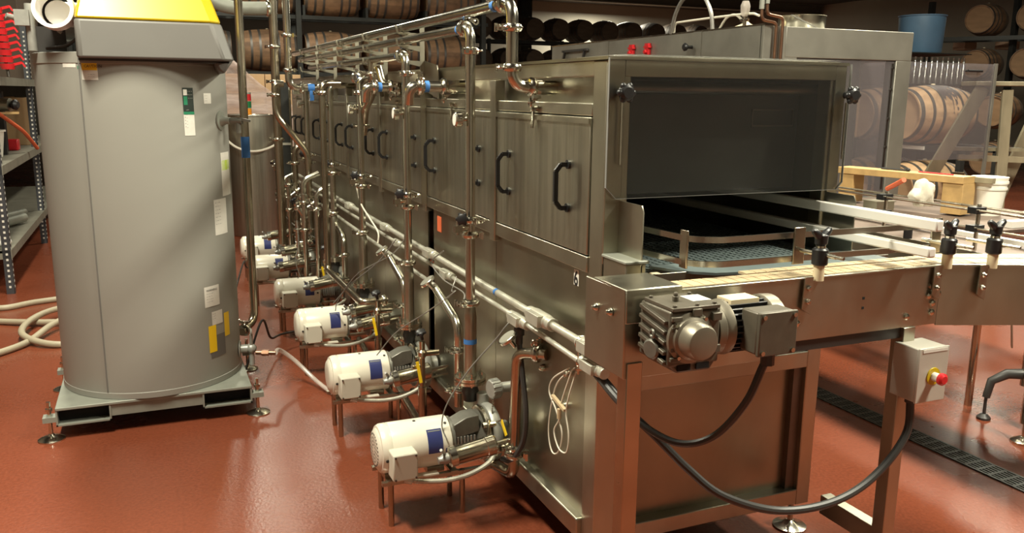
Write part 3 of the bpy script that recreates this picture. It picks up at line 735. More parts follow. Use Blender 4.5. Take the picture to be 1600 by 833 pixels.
for i, yy in enumerate(PY):
    o = pump if i == 0 else dup(pump, (0, 0, 0))
    o.location = (-.555 + (0, 0, 0, 0, -.07, -.04)[i], yy, 0); o['label'] = plabels[i]; pumps.append(o)

# pneumatic valve actuators: the shiny cylinders beside each pump
def make_actuator():
    t = local(thing('valve_actuator', 'x', 'actuator', (0, 0, 0), group='cylindrical valve actuators beside the pumps'))
    a = MB(); a.lathe((-.20, 0, 0), (1, 0, .14), [(0, .030), (.004, .038), (.03, .039), (.033, .037), (.15, .037), (.153, .040), (.185, .040), (.192, .034)], 28)
    obj('cylinder', a, 'steel', t)
    a = MB(); a.lathe((-.20, 0, 0), (-1, 0, -.14), [(0, .02), (.015, .022), (.03, .014), (.04, .014)], 14); a.cyl((-.215, .0, .02), (-.235, -.02, .045), .006, seg=8)
    obj('end_cap', a, 'cast_light', t)
    a = MB(); a.bar((-.01, -.022, .035), (.075, -.022, .045), .008, .01).bar((-.01, .022, .0), (.075, .022, .012), .008, .01).cyl((-.01, 0, .025), (.07, 0, .035), .010, seg=10).bar((-.01, 0, -.012), (.08, 0, 0), .006, .008)
    obj('yoke', a, 'steel', t)
    return t
act = make_actuator(); reindex()
al = ['beside the nearest pump', 'beside the second pump', 'beside the third pump, lower of the two there', 'beside the third pump, upper of the two there', 'beside the fourth pump', 'beside the fifth pump, upper', 'beside the fifth pump, lower', 'beside the farthest pump']
apos = [(-.118, .56, .30), (-.095, 1.46, .315), (-.075, 2.30, .36), (-.09, 2.40, .42), (-.15, 3.38, .36), (-.22, 4.2, .46), (-.25, 4.1, .36), (-.22, 5.0, .45)]
for i, ps in enumerate(apos):
    o = act if i == 0 else dup(act, ps)
    o.location = ps; o['label'] = 'shiny cylindrical valve actuator ' + al[i]

# suction / return pipes with dial thermometers
def dial(c, d, parent, r=.040):
    c = Vector(c); d = Vector(d).normalized()
    g = MB().lathe(c, d, [(-.035, .008), (0, .010), (.003, r * .9), (.006, r), (.016, r), (.018, r * .9)], 26)
    o = obj('dial_thermometer', g, 'steel', parent)
    obj('dial_face', MB().lathe(c + d * .0182, d, [(0, r * .86), (.0008, r * .84)], 24), 'shelf_board', o, label='pale round dial')
    return o
ret = []
yA = .53
q = thing('return_pipe', 'coppery steel return pipe with a dial thermometer beside the nearest pump', 'pipe', (-.06, yA, .2))
obj('pipe', MB().tube([(.01, .40, .715), (-.045, .47, .715), (-.062, yA, .70), (-.062, yA, .66)][:1] + [(-.062, yA - .02, .70), (-.062, yA, .20), (-.085, .68, .185)], .0215, .045, 20), 'bronzed', q)
clamp('pipe_clamp', (-.062, yA, .315), (0, 0, 1), .0215, q, (-1, -.2, 0)); clamp('pipe_clamp', (-.062, yA, .285), (0, 0, 1), .0215, q, (1, -.4, 0)); clamp('pipe_clamp', (-.012, .437, .712), (1, -1.5, 0), .0215, q, (0, 0, 1))
dial((-.085, .53, .745), (-.6, .1, .79), q)
for i, (yb_, lab) in enumerate(((1.06, 'bent return pipe with a dial thermometer beside the second pump'), (1.90, 'bent return pipe with a dial thermometer beside the third pump'), (3.40, 'bent return pipe with a dial beside the fourth pump'))):
    q = thing('return_pipe', lab, 'pipe', (-.10, yb_, .2))
    obj('pipe', MB().tube([(-.105, yb_ + .29, .765), (-.10, yb_ + .0, .672), (-.10, yb_, .30)], .0205, .06, 18), 'steel', q)
    clamp('pipe_clamp', (-.10, yb_, .56), (0, 0, 1), .0205, q, (-1, -.2, 0)); clamp('pipe_clamp', (-.10, yb_, .38), (0, 0, 1), .0205, q, (-1, .4, 0))
    dial((-.13, yb_ + .33, .785), (-.6, .1, .79), q)
    q = thing('ball_valve', 'small ball valve with a yellow lever beside the %s pump' % ('second', 'third', 'fourth')[i], 'valve', (-.175, yb_ + .30, 0))
    x, y = -.175, yb_ + .30
    obj('valve_body', MB().cyl((x, y, .18), (x, y, .52), .014).cyl((x, y, .46), (x + .08, y, .46), .014).cyl((x - .01, y, .40), (x - .05, y, .40), .012).lathe((x, y, .44), (0, 0, 1), [(0, .014), (.01, .022), (.03, .022), (.04, .014)], 14), 'bronzed', q)
    obj('lever', MB().bar((x - .03, y - .02, .43), (x - .015, y - .03, .33), .014, .005, (0, 1, 0)), 'label_yellow', q, label='yellow valve lever')
    handwheel((x - .01, y - .02, .56), (-.3, -.3, 1), q)
    q = thing('side_pipe', 'low copper toned pipe running back under the %s pump' % ('second', 'third', 'fourth')[i], 'pipe', (-.175, yb_ + .3, .085))
    obj('pipe', MB().tube([(x, y, .30), (x, y, .085), (x + .06, y + .75, .085)], .020, .05, 16), 'bronzed', q)

# threaded cap on the tank side with chain and yellow tag
q = None
c = MB(); c.cyl((.02, .72, .49), (-.05, .72, .49), .021).lathe((-.05, .72, .49), (-1, -.15, 0), [(0, .036), (.004, .039), (.035, .039), (.04, .034)], 24)
for k in range(14):
    a = 2 * PI * k / 14; c.bar((-.053, .72 + .038 * math.cos(a), .49 + .038 * math.sin(a)), (-.086, .715 + .038 * math.cos(a), .49 + .038 * math.sin(a)), .006, .006)
q = obj('drain_cap', c, 'cast_light', T, label='ribbed drain cap with a ball chain and yellow tag')
ch_ = MB()
for pnt in smooth_path([(-.08, .70, .455), (-.085, .70, .40), (-.08, .675, .37), (-.07, .64, .385)], 7): ch_.ball(pnt, .0035, 8)
obj('ball_chain', ch_, 'steel', q)
obj('tag', MB().bar((-.07, .64, .385), (-.065, .60, .335), .02, .003, (1, 0, 0)), 'label_yellow', q, label='yellow tag')

# ------------------------------------------------------------------ cables and wires
def wire(name, pts, r, m, label, cat='cable', seg=8, n=8):
    return tag(obj(name, MB().rings([(p_, r) for p_ in smooth_path(pts, n)], seg), m), label, cat)
wire('power_cable', [(.155, -.60, .965), (.125, -.575, .855), (.087, -.5, .739), (.03, -.42, .696), (-.013, -.30, .711), (-.019, -.2, .744), (-.03, -.10, .785), (-.05, -.07, .81)], .0105, 'rubber', 'black cable looping from the gearmotor to the tunnel corner')
wire('power_cable', [(.862, -.455, .735), (.84, -.47, .615), (.712, -.48, .502), (.553, -.48, .447), (.374, -.45, .44), (.195, -.42, .506), (.11, -.36, .579), (.034, -.3, .667), (-.03, -.2, .745), (-.045, -.10, .79), (-.055, -.07, .81)], .0125, 'rubber', 'thick black cable sweeping low from the emergency stop box to the corner', seg=10)
wire('drop_cable', [(-.05, .52, .74), (-.048, .49, .62), (-.045, .46, .48), (-.05, .47, .36), (-.075, .52, .27), (-.09, .58, .25)], .011, 'rubber', 'black cable dropping from the lower conduit fitting beside the return pipe')
for nm, pts, r, m_, lab in (
    ('sensor_wire', [(-.05, .60, .80), (-.075, .60, .775), (-.10, .62, .73), (-.2, .66, .60), (-.28, .68, .47), (-.30, .69, .38), (-.29, .66, .33)], .0028, 'wire_grey', 'grey sensor wire from the dial thermometer to the nearest pump'),
    ('sensor_wire', [(-.06, 1.2, .85), (-.10, 1.15, .80), (-.14, 1.0, .83), (-.2, 1.2, .70), (-.27, 1.45, .55), (-.33, 1.60, .40)], .0028, 'wire_grey', 'grey sensor wire crossing behind the second pump'),
    ('sensor_wire', [(-.13, 1.95, .90), (-.2, 2.1, .75), (-.3, 2.3, .6), (-.36, 2.5, .45)], .0028, 'wire_grey', 'grey sensor wire above the third pump'),
    ('sensor_wire', [(-.11, 1.85, .92), (-.17, 1.9, .83), (-.28, 2.2, .68), (-.34, 2.45, .48), (-.33, 2.6, .38)], .0028, 'wire_grey', 'second grey sensor wire above the third pump'),
    ('sensor_wire', [(-.12, 1.2, .97), (-.08, 1.5, .86), (-.09, 1.3, .82), (-.12, .95, .84), (-.14, .88, .82)], .003, 'wire_grey', 'thin wire lying along the lower conduit by the nearest riser'),
    ('sensor_wire', [(-.14, 2.85, 1.15), (-.13, 2.75, 1.0), (-.11, 2.6, .92), (-.10, 2.45, .86), (-.11, 2.42, .80)], .005, 'wire_white', 'pale tube hanging beside the third riser'),
    ('sensor_wire', [(-.35, 3.8, .75), (-.36, 3.7, .6), (-.40, 3.6, .5), (-.38, 3.55, .40)], .0028, 'wire_grey', 'grey sensor wire above the fourth pump'),
    ('sensor_wire', [(-.35, 4.85, .78), (-.3, 4.8, .66), (-.2, 4.7, .55), (-.1, 4.5, .50)], .004, 'wire_grey', 'thin wire slanting down across the far pipe cluster'),
    ('hanging_wire', [(.0, .16, .74), (-.012, .26, .66), (-.012, .31, .56), (-.012, .33, .45), (-.012, .30, .385), (-.012, .25, .40), (-.012, .22, .48), (-.012, .27, .55), (-.012, .33, .60), (-.012, .30, .66), (-.01, .18, .735)], .0028, 'wire_white', 'longer loop of white wire hanging on the tunnel side'),
    ('hanging_wire', [(.0, .15, .73), (-.014, .17, .64), (-.014, .19, .57), (-.014, .165, .50), (-.014, .18, .43), (-.014, .24, .42), (-.014, .28, .47), (-.014, .24, .53), (-.014, .23, .59), (-.012, .16, .73)], .0028, 'wire_white', 'shorter loop of white wire hanging beside the stud')):
    wire(nm, pts, r, m_, lab, 'wire', 6, 6)
obj_ = obj('wire_tie', MB().bar((-.018, .29, .60), (-.018, .19, .58), .012, .01).cyl((-.018, .235, .57), (-.018, .235, .535), .008, seg=8), 'slat'); tag(obj_, 'tan connector tying the white wire loops together', 'connector')

# ------------------------------------------------------------------ water heater on its skid
HXc, HYc, HR = -1.325, 2.49, .442
t = thing('water_heater', 'tall grey cylindrical water heater with a yellow and grey top cover', 'water heater', (HXc, HYc, .165))
k = MB().lathe((HXc, HYc, .163), (0, 0, 1), [(0, HR - .006), (.002, HR), (.03, HR), (.032, HR - .003), (1.60, HR - .003), (1.602, HR), (1.648, HR), (1.652, HR - .01)], 96)
obj('tank_jacket', k, 'heater', t)
sm = MB(); a = math.radians(-120)
sm.box((HXc + (HR - .002) * math.cos(a) - .003, HYc + (HR - .002) * math.sin(a) - .003, .2), (HXc + (HR - .002) * math.cos(a) + .003, HYc + (HR - .002) * math.sin(a) + .002, 1.80))
obj('jacket_seam', sm, 'heater_cover', t)
# cover
def frustum(z0, r0, z1, r1):
    """r = (x0,x1,y0,y1) rounded-ish rectangles stacked"""
    b_ = MB(); A = []
    for z, (x0, x1, y0, y1) in ((z0, r0), (z1, r1)):
        c_ = .05; A.append([b_.bm.verts.new(v) for v in ((x0 + .015, y0, z), (x1 - c_, y0, z), (x1, y0 + c_, z), (x1, y1, z), (x0, y1, z), (x0, y0 + .015, z))])
    for i in range(6): b_.bm.faces.new((A[0][i], A[0][(i + 1) % 6], A[1][(i + 1) % 6], A[1][i]))
    b_.bm.faces.new(A[0][::-1]); b_.bm.faces.new(A[1]); return b_
b_ = frustum(1.785, (-1.545, -.875, 2.0, 2.85), 1.955, (-1.545, -.925, 2.02, 2.82)); 
cv = obj('cover_skirt', b_, 'heater_cover', t, bevel=.012, label='dark grey plastic cover skirt')
b_ = MB(); b_.prism([(-.880, 1.79), (-.925, 1.725), (-.95, 1.745), (-.965, 1.79)], 'y', 2.045, 2.8); obj('cover_cheek', b_, 'heater_cover', t, bevel=.01)
b_ = frustum(1.955, (-1.545, -.925, 2.018, 2.82), 2.2, (-1.49, -1.0, 2.14, 2.76)); obj('cover_lid', b_, 'yellow', t, bevel=.012, label='bright yellow plastic lid')
b_ = MB(); b_.box((-1.54, 2.045, 1.775), (-.90, 2.35, 1.79)); obj('cover_shadow_strip', b_, 'rubber', t)  # dark strip paints the shadow line under the cover skirt
# vent elbow
b_ = MB(); b_.lathe((-1.612, 2.18, 1.985), (-.15, -1, .12), [(0, .068), (.03, .072), (.032, .086), (.10, .086), (.101, .070), (.03, .068)], 32, cap=False)
b_.tube([(-1.612, 2.19, 1.985), (-1.61, 2.27, 1.985), (-1.54, 2.28, 1.985)], .056, .05, 24)
obj('vent_elbow', b_, 'pvc', t, label='white plastic vent elbow')
b_ = MB(); b_.lathe((-1.64, 2.35, 1.92), (1, 0, 0), [(0, .05), (.02, .055), (.03, .05), (.11, .05)], 24); obj('intake_duct', b_, 'cast_light', t)
b_ = MB(); b_.cyl((-1.74, 2.3, 1.82), (-1.74, 2.3, 2.03), .02).box((-1.80, 2.26, 1.93), (-1.74, 2.32, 2.0)).cyl((-1.79, 2.28, 1.96), (-1.83, 2.26, 1.97), .012); obj('gas_valve', b_, 'cast_light', t)
b_ = MB(); b_.box((-1.72, 2.30, 1.815), (-1.60, 2.42, 1.93)); b_.rings([(p_, .008) for p_ in smooth_path([(-1.68, 2.26, 1.83), (-1.6, 2.2, 1.84), (-1.55, 2.16, 1.87)], 5)], 8); obj('control_box', b_, 'rubber', t)
# stickers wrapped on the jacket
def sticker(px_ang, dang, z0, z1, m, parent, label=None, name='sticker', off=.0008):
    b_ = MB(); n = 8; rs = []
    for i in range(n + 1):
        a_ = math.radians(px_ang + dang * i / n); rr = HR - .003 + off
        rs.append((b_.bm.verts.new((HXc + rr * math.cos(a_), HYc + rr * math.sin(a_), z0)), b_.bm.verts.new((HXc + rr * math.cos(a_), HYc + rr * math.sin(a_), z1))))
    for p_, q_ in zip(rs, rs[1:]): b_.bm.faces.new((p_[0], q_[0], q_[1], p_[1]))
    return obj(name, b_, m, parent, label)
def curved_text(body, ang, z, size, m, parent, off=.0018):
    """lettering wrapped on the round jacket"""
    cu = bpy.data.curves.new('t', 'FONT'); cu.body = body; cu.size = size; cu.resolution_u = 1; cu.space_line = 1.0
    o = bpy.data.objects.new('t', cu); C.objects.link(o); dg = bpy.context.evaluated_depsgraph_get(); dg.update()
    me = bpy.data.meshes.new_from_object(o.evaluated_get(dg)); bpy.data.objects.remove(o); bpy.data.curves.remove(cu)
    o_ = LOC[parent]
    for v in me.vertices:
        a_ = math.radians(ang) + v.co.x / HR; rr = HR - .003 + off
        v.co = Vector((HXc + rr * math.cos(a_), HYc + rr * math.sin(a_), z + v.co.y)) - o_
    me.materials.clear(); me.materials.append(M[m]); n = bpy.data.objects.new('lettering', me); C.objects.link(n); n.parent = parent; LOC[n] = o_
    return n
s_ = sticker(-118.5, 9.5, 1.69, 1.775, 'label_white', t, 'yellow and white caution sticker'); sticker(-118.3, 9.1, 1.733, 1.772, 'label_yellow', s_, name='sticker_band', off=.0014); curved_text('CAUTION', -117, 1.745, .018, 'black', s_, .002)
curved_text('-- ---- --\n--- -- ---', -115, 1.712, .010, 'black', s_)
s_ = sticker(-131, 9, 1.745, 1.77, 'label_white', t, 'faint pale strip sticker'); sticker(-121, 1.6, 1.738, 1.752, 'label_green', t, 'small green mark')
s_ = sticker(-61.5, 7.5, 1.435, 1.66, 'label_white', t, 'tall black, green and white rating label'); sticker(-61.5, 7.5, 1.545, 1.66, 'label_black', s_, name='label_panel', off=.0014)
sticker(-61, 2.6, 1.58, 1.62, 'label_green', s_, name='label_panel', off=.002); sticker(-61, 2.6, 1.625, 1.652, 'label_white', s_, name='label_panel', off=.002); sticker(-61.5, 7.5, 1.535, 1.548, 'label_green', s_, name='label_panel', off=.002)
curved_text('- - -\n- - -\n- - -', -58, 1.64, .016, 'label_white', s_, .003); curved_text('* -\n* -\n* -\n* -', -61, 1.515, .015, 'black', s_, .003); curved_text('....', -60, 1.555, .02, 'label_white', s_, .003)
s_ = sticker(-45.5, 7, 1.585, 1.635, 'label_white', t, 'small square white sticker'); curved_text('-- --\n- ---\n-- --', -44.8, 1.62, .012, 'black', s_)
s_ = sticker(-42, 15, .93, 1.11, 'label_white', t, 'large white instruction sheet'); curved_text('-- - ---\n--- -- -\n- -- ---\n-- --- -\n--- - --\n- --- --\n-- -- --', -41, 1.09, .018, 'black', s_)
sticker(-31, 16, 1.12, 1.34, 'label_white', t, 'long white label wrapped round the side'); sticker(-30, 14, 1.25, 1.30, 'lime', t, 'lime green band')
s_ = sticker(-55, 13, .575, .68, 'label_white', t, 'white warning sheet low on the side'); curved_text('WARNING', -53.5, .655, .015, 'black', s_); curved_text('--- -- ---\n-- --- --\n--- - ----\n- --- ---', -53.5, .64, .014, 'black', s_)
s_ = sticker(-50, 10, .475, .545, 'label_white', t, 'small pale sheet between the tapes'); curved_text('--- --\n- ----\n-- ---', -49.5, .53, .012, 'black', s_)
sticker(-53.5, 6.5, .335, .475, 'label_yellow', t, 'yellow tape strip', 'tape_strip', .0015); sticker(-38.5, 6, .395, .52, 'label_yellow', t, 'second yellow tape strip', 'tape_strip', .0015)
s_ = sticker(-52.5, 14, .305, .42, 'heater_cover', t, 'grey access cover held by the tapes', 'access_cover', .001)
# side fittings
def on_tank(a, z, d=0): a = math.radians(a); return Vector((HXc + (HR + d) * math.cos(a), HYc + (HR + d) * math.sin(a), z))
b_ = MB(); n_ = (on_tank(-28, 0, 1) - on_tank(-28, 0)).normalized()
b_.lathe(on_tank(-28, 1.50, -.003), n_, [(0, .05), (.006, .048), (.008, .03), (.03, .018), (.05, .018)], 20); obj('side_port', b_, 'skid', t)
b_ = MB(); p0 = on_tank(-28, 1.50, .04); b_.cyl(p0, p0 + n_ * .07, .016).cyl(p0 + n_ * .05, p0 + n_ * .05 + Vector((0, 0, -.06)), .012); b_.bar(p0 + n_ * .05 + Vector((0, 0, .012)), p0 + n_ * .10 + Vector((.01, 0, .0)), .02, .012); obj('relief_valve', b_, 'cast', t)
b_ = MB(); b_.lathe(on_tank(-14, .27, -.003), (1, -.2, 0), [(0, .045), (.006, .043), (.008, .022), (.06, .022)], 20); p0 = on_tank(-14, .27, .06); b_.ball(p0, .028, 12).cyl(p0, p0 + Vector((0, -.02, .085)), .009).torus(p0 + Vector((0, -.02, .10)), (1, 0, 0), .014, .005, 14, 6).cyl(p0 + Vector((0, 0, -.09)), p0, .014)
obj('drain_valve', b_, 'cast_light', t)
b_ = MB(); b_.cyl(p0 + Vector((.02, -.02, -.02)), p0 + Vector((.12, -.05, -.025)), .012).cyl(p0 + Vector((.05, -.03, -.022)), p0 + Vector((.085, -.04, -.023)), .018, seg=6); obj('hose_barb', b_, 'copper', t, label='brass hose barb')
dv = p0
wire('clear_hose', [dv + Vector((.12, -.05, -.025)), (-.68, 2.45, .22), (-.60, 2.46, .15), (-.50, 2.35, .05), (-.44, 2.2, .02), (-.40, 2.1, .014)], .012, 'tube_clear', 'clear plastic hose sloping from the heater drain to the floor', 'hose', 10)
q = thing('drain_pipe', 'tall polished steel pipe standing right of the heater, bending into its drain', 'pipe', (-.74, 2.6, .28))
X_, Y_ = -.765, 2.86
obj('pipe', MB().tube([(X_, Y_, 2.45), (X_, Y_, .30), (X_ - .09, Y_ - .16, .275)], .023, .07, 22), 'bronzed', q)
tape((X_, Y_, 1.33), (0, 0, 1), .023, q, .12); clamp('pipe_clamp', (X_ - .07, Y_ - .13, .28), (-.09, -.16, 0), .023, q, (0, 0, 1))
# skid
q = thing('heater_skid', 'grey steel skid with fork pockets and leveling feet under the water heater', 'stand', (HXc, 2.47, 0))
x0, x1, y0, y1 = -1.775, -.875, 2.06, 2.88
obj('deck', MB().box((x0, y0, .148), (x1, y1, .163)), 'skid', q, bevel=.003)
def pocket(xa, xb):
    b_ = MB(); z0_, z1_ = .07, .148
    b_.box((xa, y0 + .003, z0_), (xb, y1 - .003, z0_ + .008)).box((xa, y0 + .003, z0_), (xa + .008, y1 - .003, z1_)).box((xb - .008, y0 + .003, z0_), (xb, y1 - .003, z1_))
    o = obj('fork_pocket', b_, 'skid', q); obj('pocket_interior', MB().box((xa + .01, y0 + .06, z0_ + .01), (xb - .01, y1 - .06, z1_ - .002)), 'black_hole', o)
pocket(x0, x0 + .24); pocket(x1 - .24, x1)
for ya in (y0 + .01, y1 - .05): obj('cross_beam', MB().box((x0 + .24, ya, .09), (x1 - .24, ya + .04, .148)), 'skid', q)
for (fx, fy) in ((x0 - .028, y0 + .03), (x1 + .028, y0 + .03), (x0 - .028, y1 - .03), (x1 + .055, y1 - .03)):
    f = MB(); f.lathe((fx, fy, 0), (0, 0, 1), [(0, .058), (.006, .060), (.014, .045), (.022, .016), (.03, .012)], 26).cyl((fx, fy, .02), (fx, fy, .19), .009).cyl((fx, fy, .145), (fx, fy, .157), .017, seg=6)
    lo, hi = (fx - .028, fy - .03, .095), (fx + .03, fy + .03, .12)
    fo = obj('leveling_foot', f, 'steel', q); obj('foot_bracket', MB().box(lo, hi), 'skid', fo)

# ------------------------------------------------------------------ discharge conveyor in front of the tunnel
t = thing('discharge_conveyor', 'stainless conveyor with tan slat chain running across the front of the tunnel', 'conveyor', (.4, -.33, 0))
YF, YB, ZT = -.42, -.21, 1.135
xa, xb = -.155, .975
ang = math.radians(-21); dvx = Vector((math.cos(ang), math.sin(ang), 0)); nvx = Vector((-dvx.y, dvx.x, 0))
obj('side_plate', MB().prism([(xa, .905), (.30, .905), (.34, .95), (xb, .95), (xb, ZT), (xa, ZT)], 'y', YF, YF + .006).box((xa, YF - .006, ZT), (xb, YF + .010, ZT + .006)), 'frame_steel', t, bevel=.002)
obj('side_plate', MB().prism([(xa, .95), (xb, .95), (xb, ZT), (xa, ZT)], 'y', YB, YB + .006), 'frame_steel', t, bevel=.002)
obj('end_cover', MB().box((xa - .006, YF - .004, .908), (xa, YB + .006, 1.146)).box((xa - .006, YF - .004, 1.146), (.01, YB - .04, 1.152)).box((xa - .006, YF - .010, 1.06), (.01, YF - .005, 1.152)), 'frame_steel', t, bevel=.005)
for (x, z, r_) in ((-.05, .955, .013), (.415, 1.005, .011), (.845, .985, .011), (.95, .99, .011), (.95, 1.02, .011), (.93, 1.045, .011), (.97, 1.05, .011), (.94, 1.075, .011)):
    obj('bolt', MB().lathe((x, YF, z), (0, -1, 0), [(0, r_), (.005, r_ - .001), (.007, .006)], 10), 'steel', t)
for (y, z) in ((-.35, 1.075), (-.27, 1.07)): obj('bolt', MB().lathe((xa - .006, y, z), (-1, 0, 0), [(0, .012), (.006, .011), (.010, .007), (.016, .006)], 10), 'steel', t)
for zz in (1.055, 1.025): obj('square_hole', MB().box((.66, YF - .001, zz), (.668, YF - .0002, zz + .008)), 'black_hole', t)
# chain slats
def slat_run(y_a, y_b, xs, xe, name='slat_chain'):
    s = MB(); x = xs; p_ = .0385
    while x < xe:
        n_ = .012
        s.prism([(x + .002, y_a), (x + p_ - .002, y_a), (x + p_ - .002 + n_ * .3, (y_a + y_b) / 2), (x + p_ - .002, y_b), (x + .002, y_b), (x + .002 + n_ * .3, (y_a + y_b) / 2)], 'z', ZT + .0, ZT + .007); x += p_
    o1 = obj(name, s, 'slat', t, label='tan plastic slat chain'); obj('chain_links', MB().box((xs, y_a + .004, ZT - .012), (xe, y_b - .004, ZT - .0002)), 'rubber', o1); return o1
slat_run(-.409, -.335, .02, xb + .02); slat_run(-.326, -.286, .30, xb + .02)
# bent continuation
P0 = Vector((xb, YF, 0)); 
def run(lat0, lat1, z0, z1, l0, l1, b_=None):
    b_ = b_ or MB(); a_ = P0 + dvx * l0 + nvx * lat0; c_ = P0 + dvx * l0 + nvx * lat1; d_ = P0 + dvx * l1 + nvx * lat1; e_ = P0 + dvx * l1 + nvx * lat0
    vs = [b_.bm.verts.new((v.x, v.y, z)) for z in (z0, z1) for v in (a_, c_, d_, e_)]
    for f in ((3, 2, 1, 0), (4, 5, 6, 7), (0, 1, 5, 4), (1, 2, 6, 5), (2, 3, 7, 6), (3, 0, 4, 7)): b_.bm.faces.new([vs[i] for i in f])
    return b_
b_ = run(0, .006, .945, ZT, 0, .75); run(-.006, .012, ZT, ZT + .006, 0, .75, b_)
obj('side_plate', b_, 'frame_steel', t); obj('side_plate', run(.205, .211, .945, ZT, 0, .75), 'frame_steel', t)
s = MB(); l = .0
while l < .72:
    run(.012, .10, ZT, ZT + .0068, l, l + .036, s); run(.108, .18, ZT, ZT + .0068, l, l + .036, s); l += .0385
o1 = obj('slat_chain', s, 'slat', t, label='tan slat chain past the bend'); obj('chain_links', run(.016, .176, ZT - .012, ZT - .0002, 0, .74), 'rubber', o1)
obj('gap_strip', MB().box((.30, YF + .01, .915), (.86, YF + .03, .948)), 'rubber', t, label='black strip standing in for the dark gap')  # black strip put in for the dark gap under the side plate
# legs
for lx, ly in ((-.125, -.405), (.862, -.405)):
    obj('leg', MB().box((lx - .024, ly - .02, .012), (lx + .024, ly + .028, .95)), 'frame_steel' if lx > 0 else 'bronzed', t, bevel=.002)
    f = MB(); f.cyl((lx, ly, .0), (lx, ly, .012), .045, seg=20); obj('foot_pad', f, 'steel', t)

obj('foot_crossbar', MB().box((.84, -.38, .19), (.885, -.14, .26)), 'frame_steel', t, bevel=.002)
obj('brace_strut', MB().bar((1.12, -.20, .95), (1.09, -.19, .845), .03, .03), 'dark_steel', t)
# guide rail
gpath = smooth_path([(.07, .02, 0), (.085, -.10, 0), (.10, -.22, 0), (.115, -.30, 0), (.17, -.345, 0), (.25, -.352, 0), (.5, -.35, 0), (.8, -.35, 0), (1.02, -.35, 0)], 6)
for z in (1.252, 1.182):
    g = MB(); A = []
    prev = None
    for i, p_ in enumerate(gpath):
        d_ = (gpath[min(i + 1, len(gpath) - 1)] - gpath[max(i - 1, 0)]).normalized(); nn = Vector((-d_.y, d_.x, 0)) * .004
        A.append([g.bm.verts.new((p_ + s1 * nn) + Vector((0, 0, z + s2 * .0085))) for s1, s2 in ((-1, -1), (1, -1), (1, 1), (-1, 1))])
    for a_, c_ in zip(A, A[1:]):
        for j in range(4): g.bm.faces.new((a_[j], a_[(j + 1) % 4], c_[(j + 1) % 4], c_[j]))
    g.bm.faces.new(A[0][::-1]); g.bm.faces.new(A[-1]); obj('guide_rail', g, 'steel', t)
for (x, y, wx, wy) in ((.108, -.285, .004, .017), (.46, -.355, .020, .004), (1.01, -.355, .020, .004)):
    obj('rail_bracket', MB().box((x - wx, y - wy, 1.165), (x + wx, y + wy, 1.275)), 'bronzed', t, bevel=.002)
def knob_post(x, y, rot, rl=.10):
    p_ = MB(); p_.prism([(x - .055, 1.05), (x - .02, 1.03), (x - .02, 1.142), (x - .05, 1.142)], 'y', y - .004, y); br = obj('post_bracket', p_, 'frame_steel', t)
    bb = MB()
    for z in (1.07, 1.11): bb.lathe((x - .036, y - .004, z), (0, -1, 0), [(0, .009), (.006, .008), (.010, .005)], 8)
    obj('bolts', bb, 'steel', br)
    o = obj('post_spacer', MB().cyl((x, y, 1.13), (x, y, 1.185), .0155), 'nylon', t, label='cream nylon post spacer')
    k_ = MB(); k_.lathe((x, y, 1.175), (0, 0, 1), [(0, .019), (.004, .023), (.045, .023), (.05, .018)], 18)
    k_.lathe((x, y, 1.232), (0, 0, 1), [(0, .012), (.006, .018), (.03, .019), (.034, .012)], 14)
    c_, s_ = math.cos(rot), math.sin(rot)
    for sg in (-1, 1): k_.rings([((x, y, 1.25), .011), ((x + sg * c_ * .02, y + sg * s_ * .02, 1.266), .012), ((x + sg * c_ * .035, y + sg * s_ * .035, 1.276), .009), ((x + sg * c_ * .041, y + sg * s_ * .041, 1.279), .003)], 10)
    obj('wing_knob', k_, 'black', t, label='black wing knob and rod clamp')
    obj('knob_collar', MB().cyl((x, y, 1.224), (x, y, 1.232), .014), 'steel', t)
    obj('clamp_rod', MB().cyl((x - .012, y + .09, 1.207), (x + .012, y - .05, 1.205), .0065).cyl((x + .012, y - .05, 1.205), (x + .016, y - .075, 1.205), .005), 'steel', t)
knob_post(.475, YF - .008, .2); knob_post(.985, YF - .008, .3); knob_post(1.125, YF - .055, .1)

# gearmotor
t = thing('gearmotor', 'grey green gearbox and finned electric motor bolted to the conveyor side', 'gearmotor', (0, -.5, 1.05))
GY = -.425
g = MB()
gx0, gx1, gz0, gz1 = -.128, .022, .965, 1.128
g.box((gx0, GY - .16, gz0 + .02), (gx1, GY - .02, gz1)); g.prism([(gx0, gz0 + .03), (gx0 + .03, gz0), (gx1 - .02, gz0), (gx1, gz0 + .03), (gx1, gz0 + .06), (gx0, gz0 + .06)], 'y', GY - .155, GY - .02)
gb = obj('gearbox', g, 'gear_grey', t, bevel=.006)
g = MB(); g.box((gx0 + .004, GY - .165, gz1), (gx1 - .006, GY - .03, gz1 + .010)); 
for (x, y) in ((gx0 + .015, GY - .155), (gx1 - .018, GY - .155), (gx0 + .015, GY - .045), (gx1 - .018, GY - .045), (-.05, GY - .158)): g.cyl((x, y, gz1 + .010), (x, y, gz1 + .016), .006, seg=6)
g.cyl((-.075, GY - .10, gz1 + .01), (-.075, GY - .10, gz1 + .024), .009, seg=6).ball((-.075, GY - .10, gz1 + .028), .007, 8)
obj('gearbox_lid', g, 'gear_grey', gb, bevel=.002)
obj('rating_plate', MB().box((-.035, GY - .12, gz1 + .0105), (.02, GY - .06, gz1 + .0115)), 'label_white', gb, label='pale rating plate')
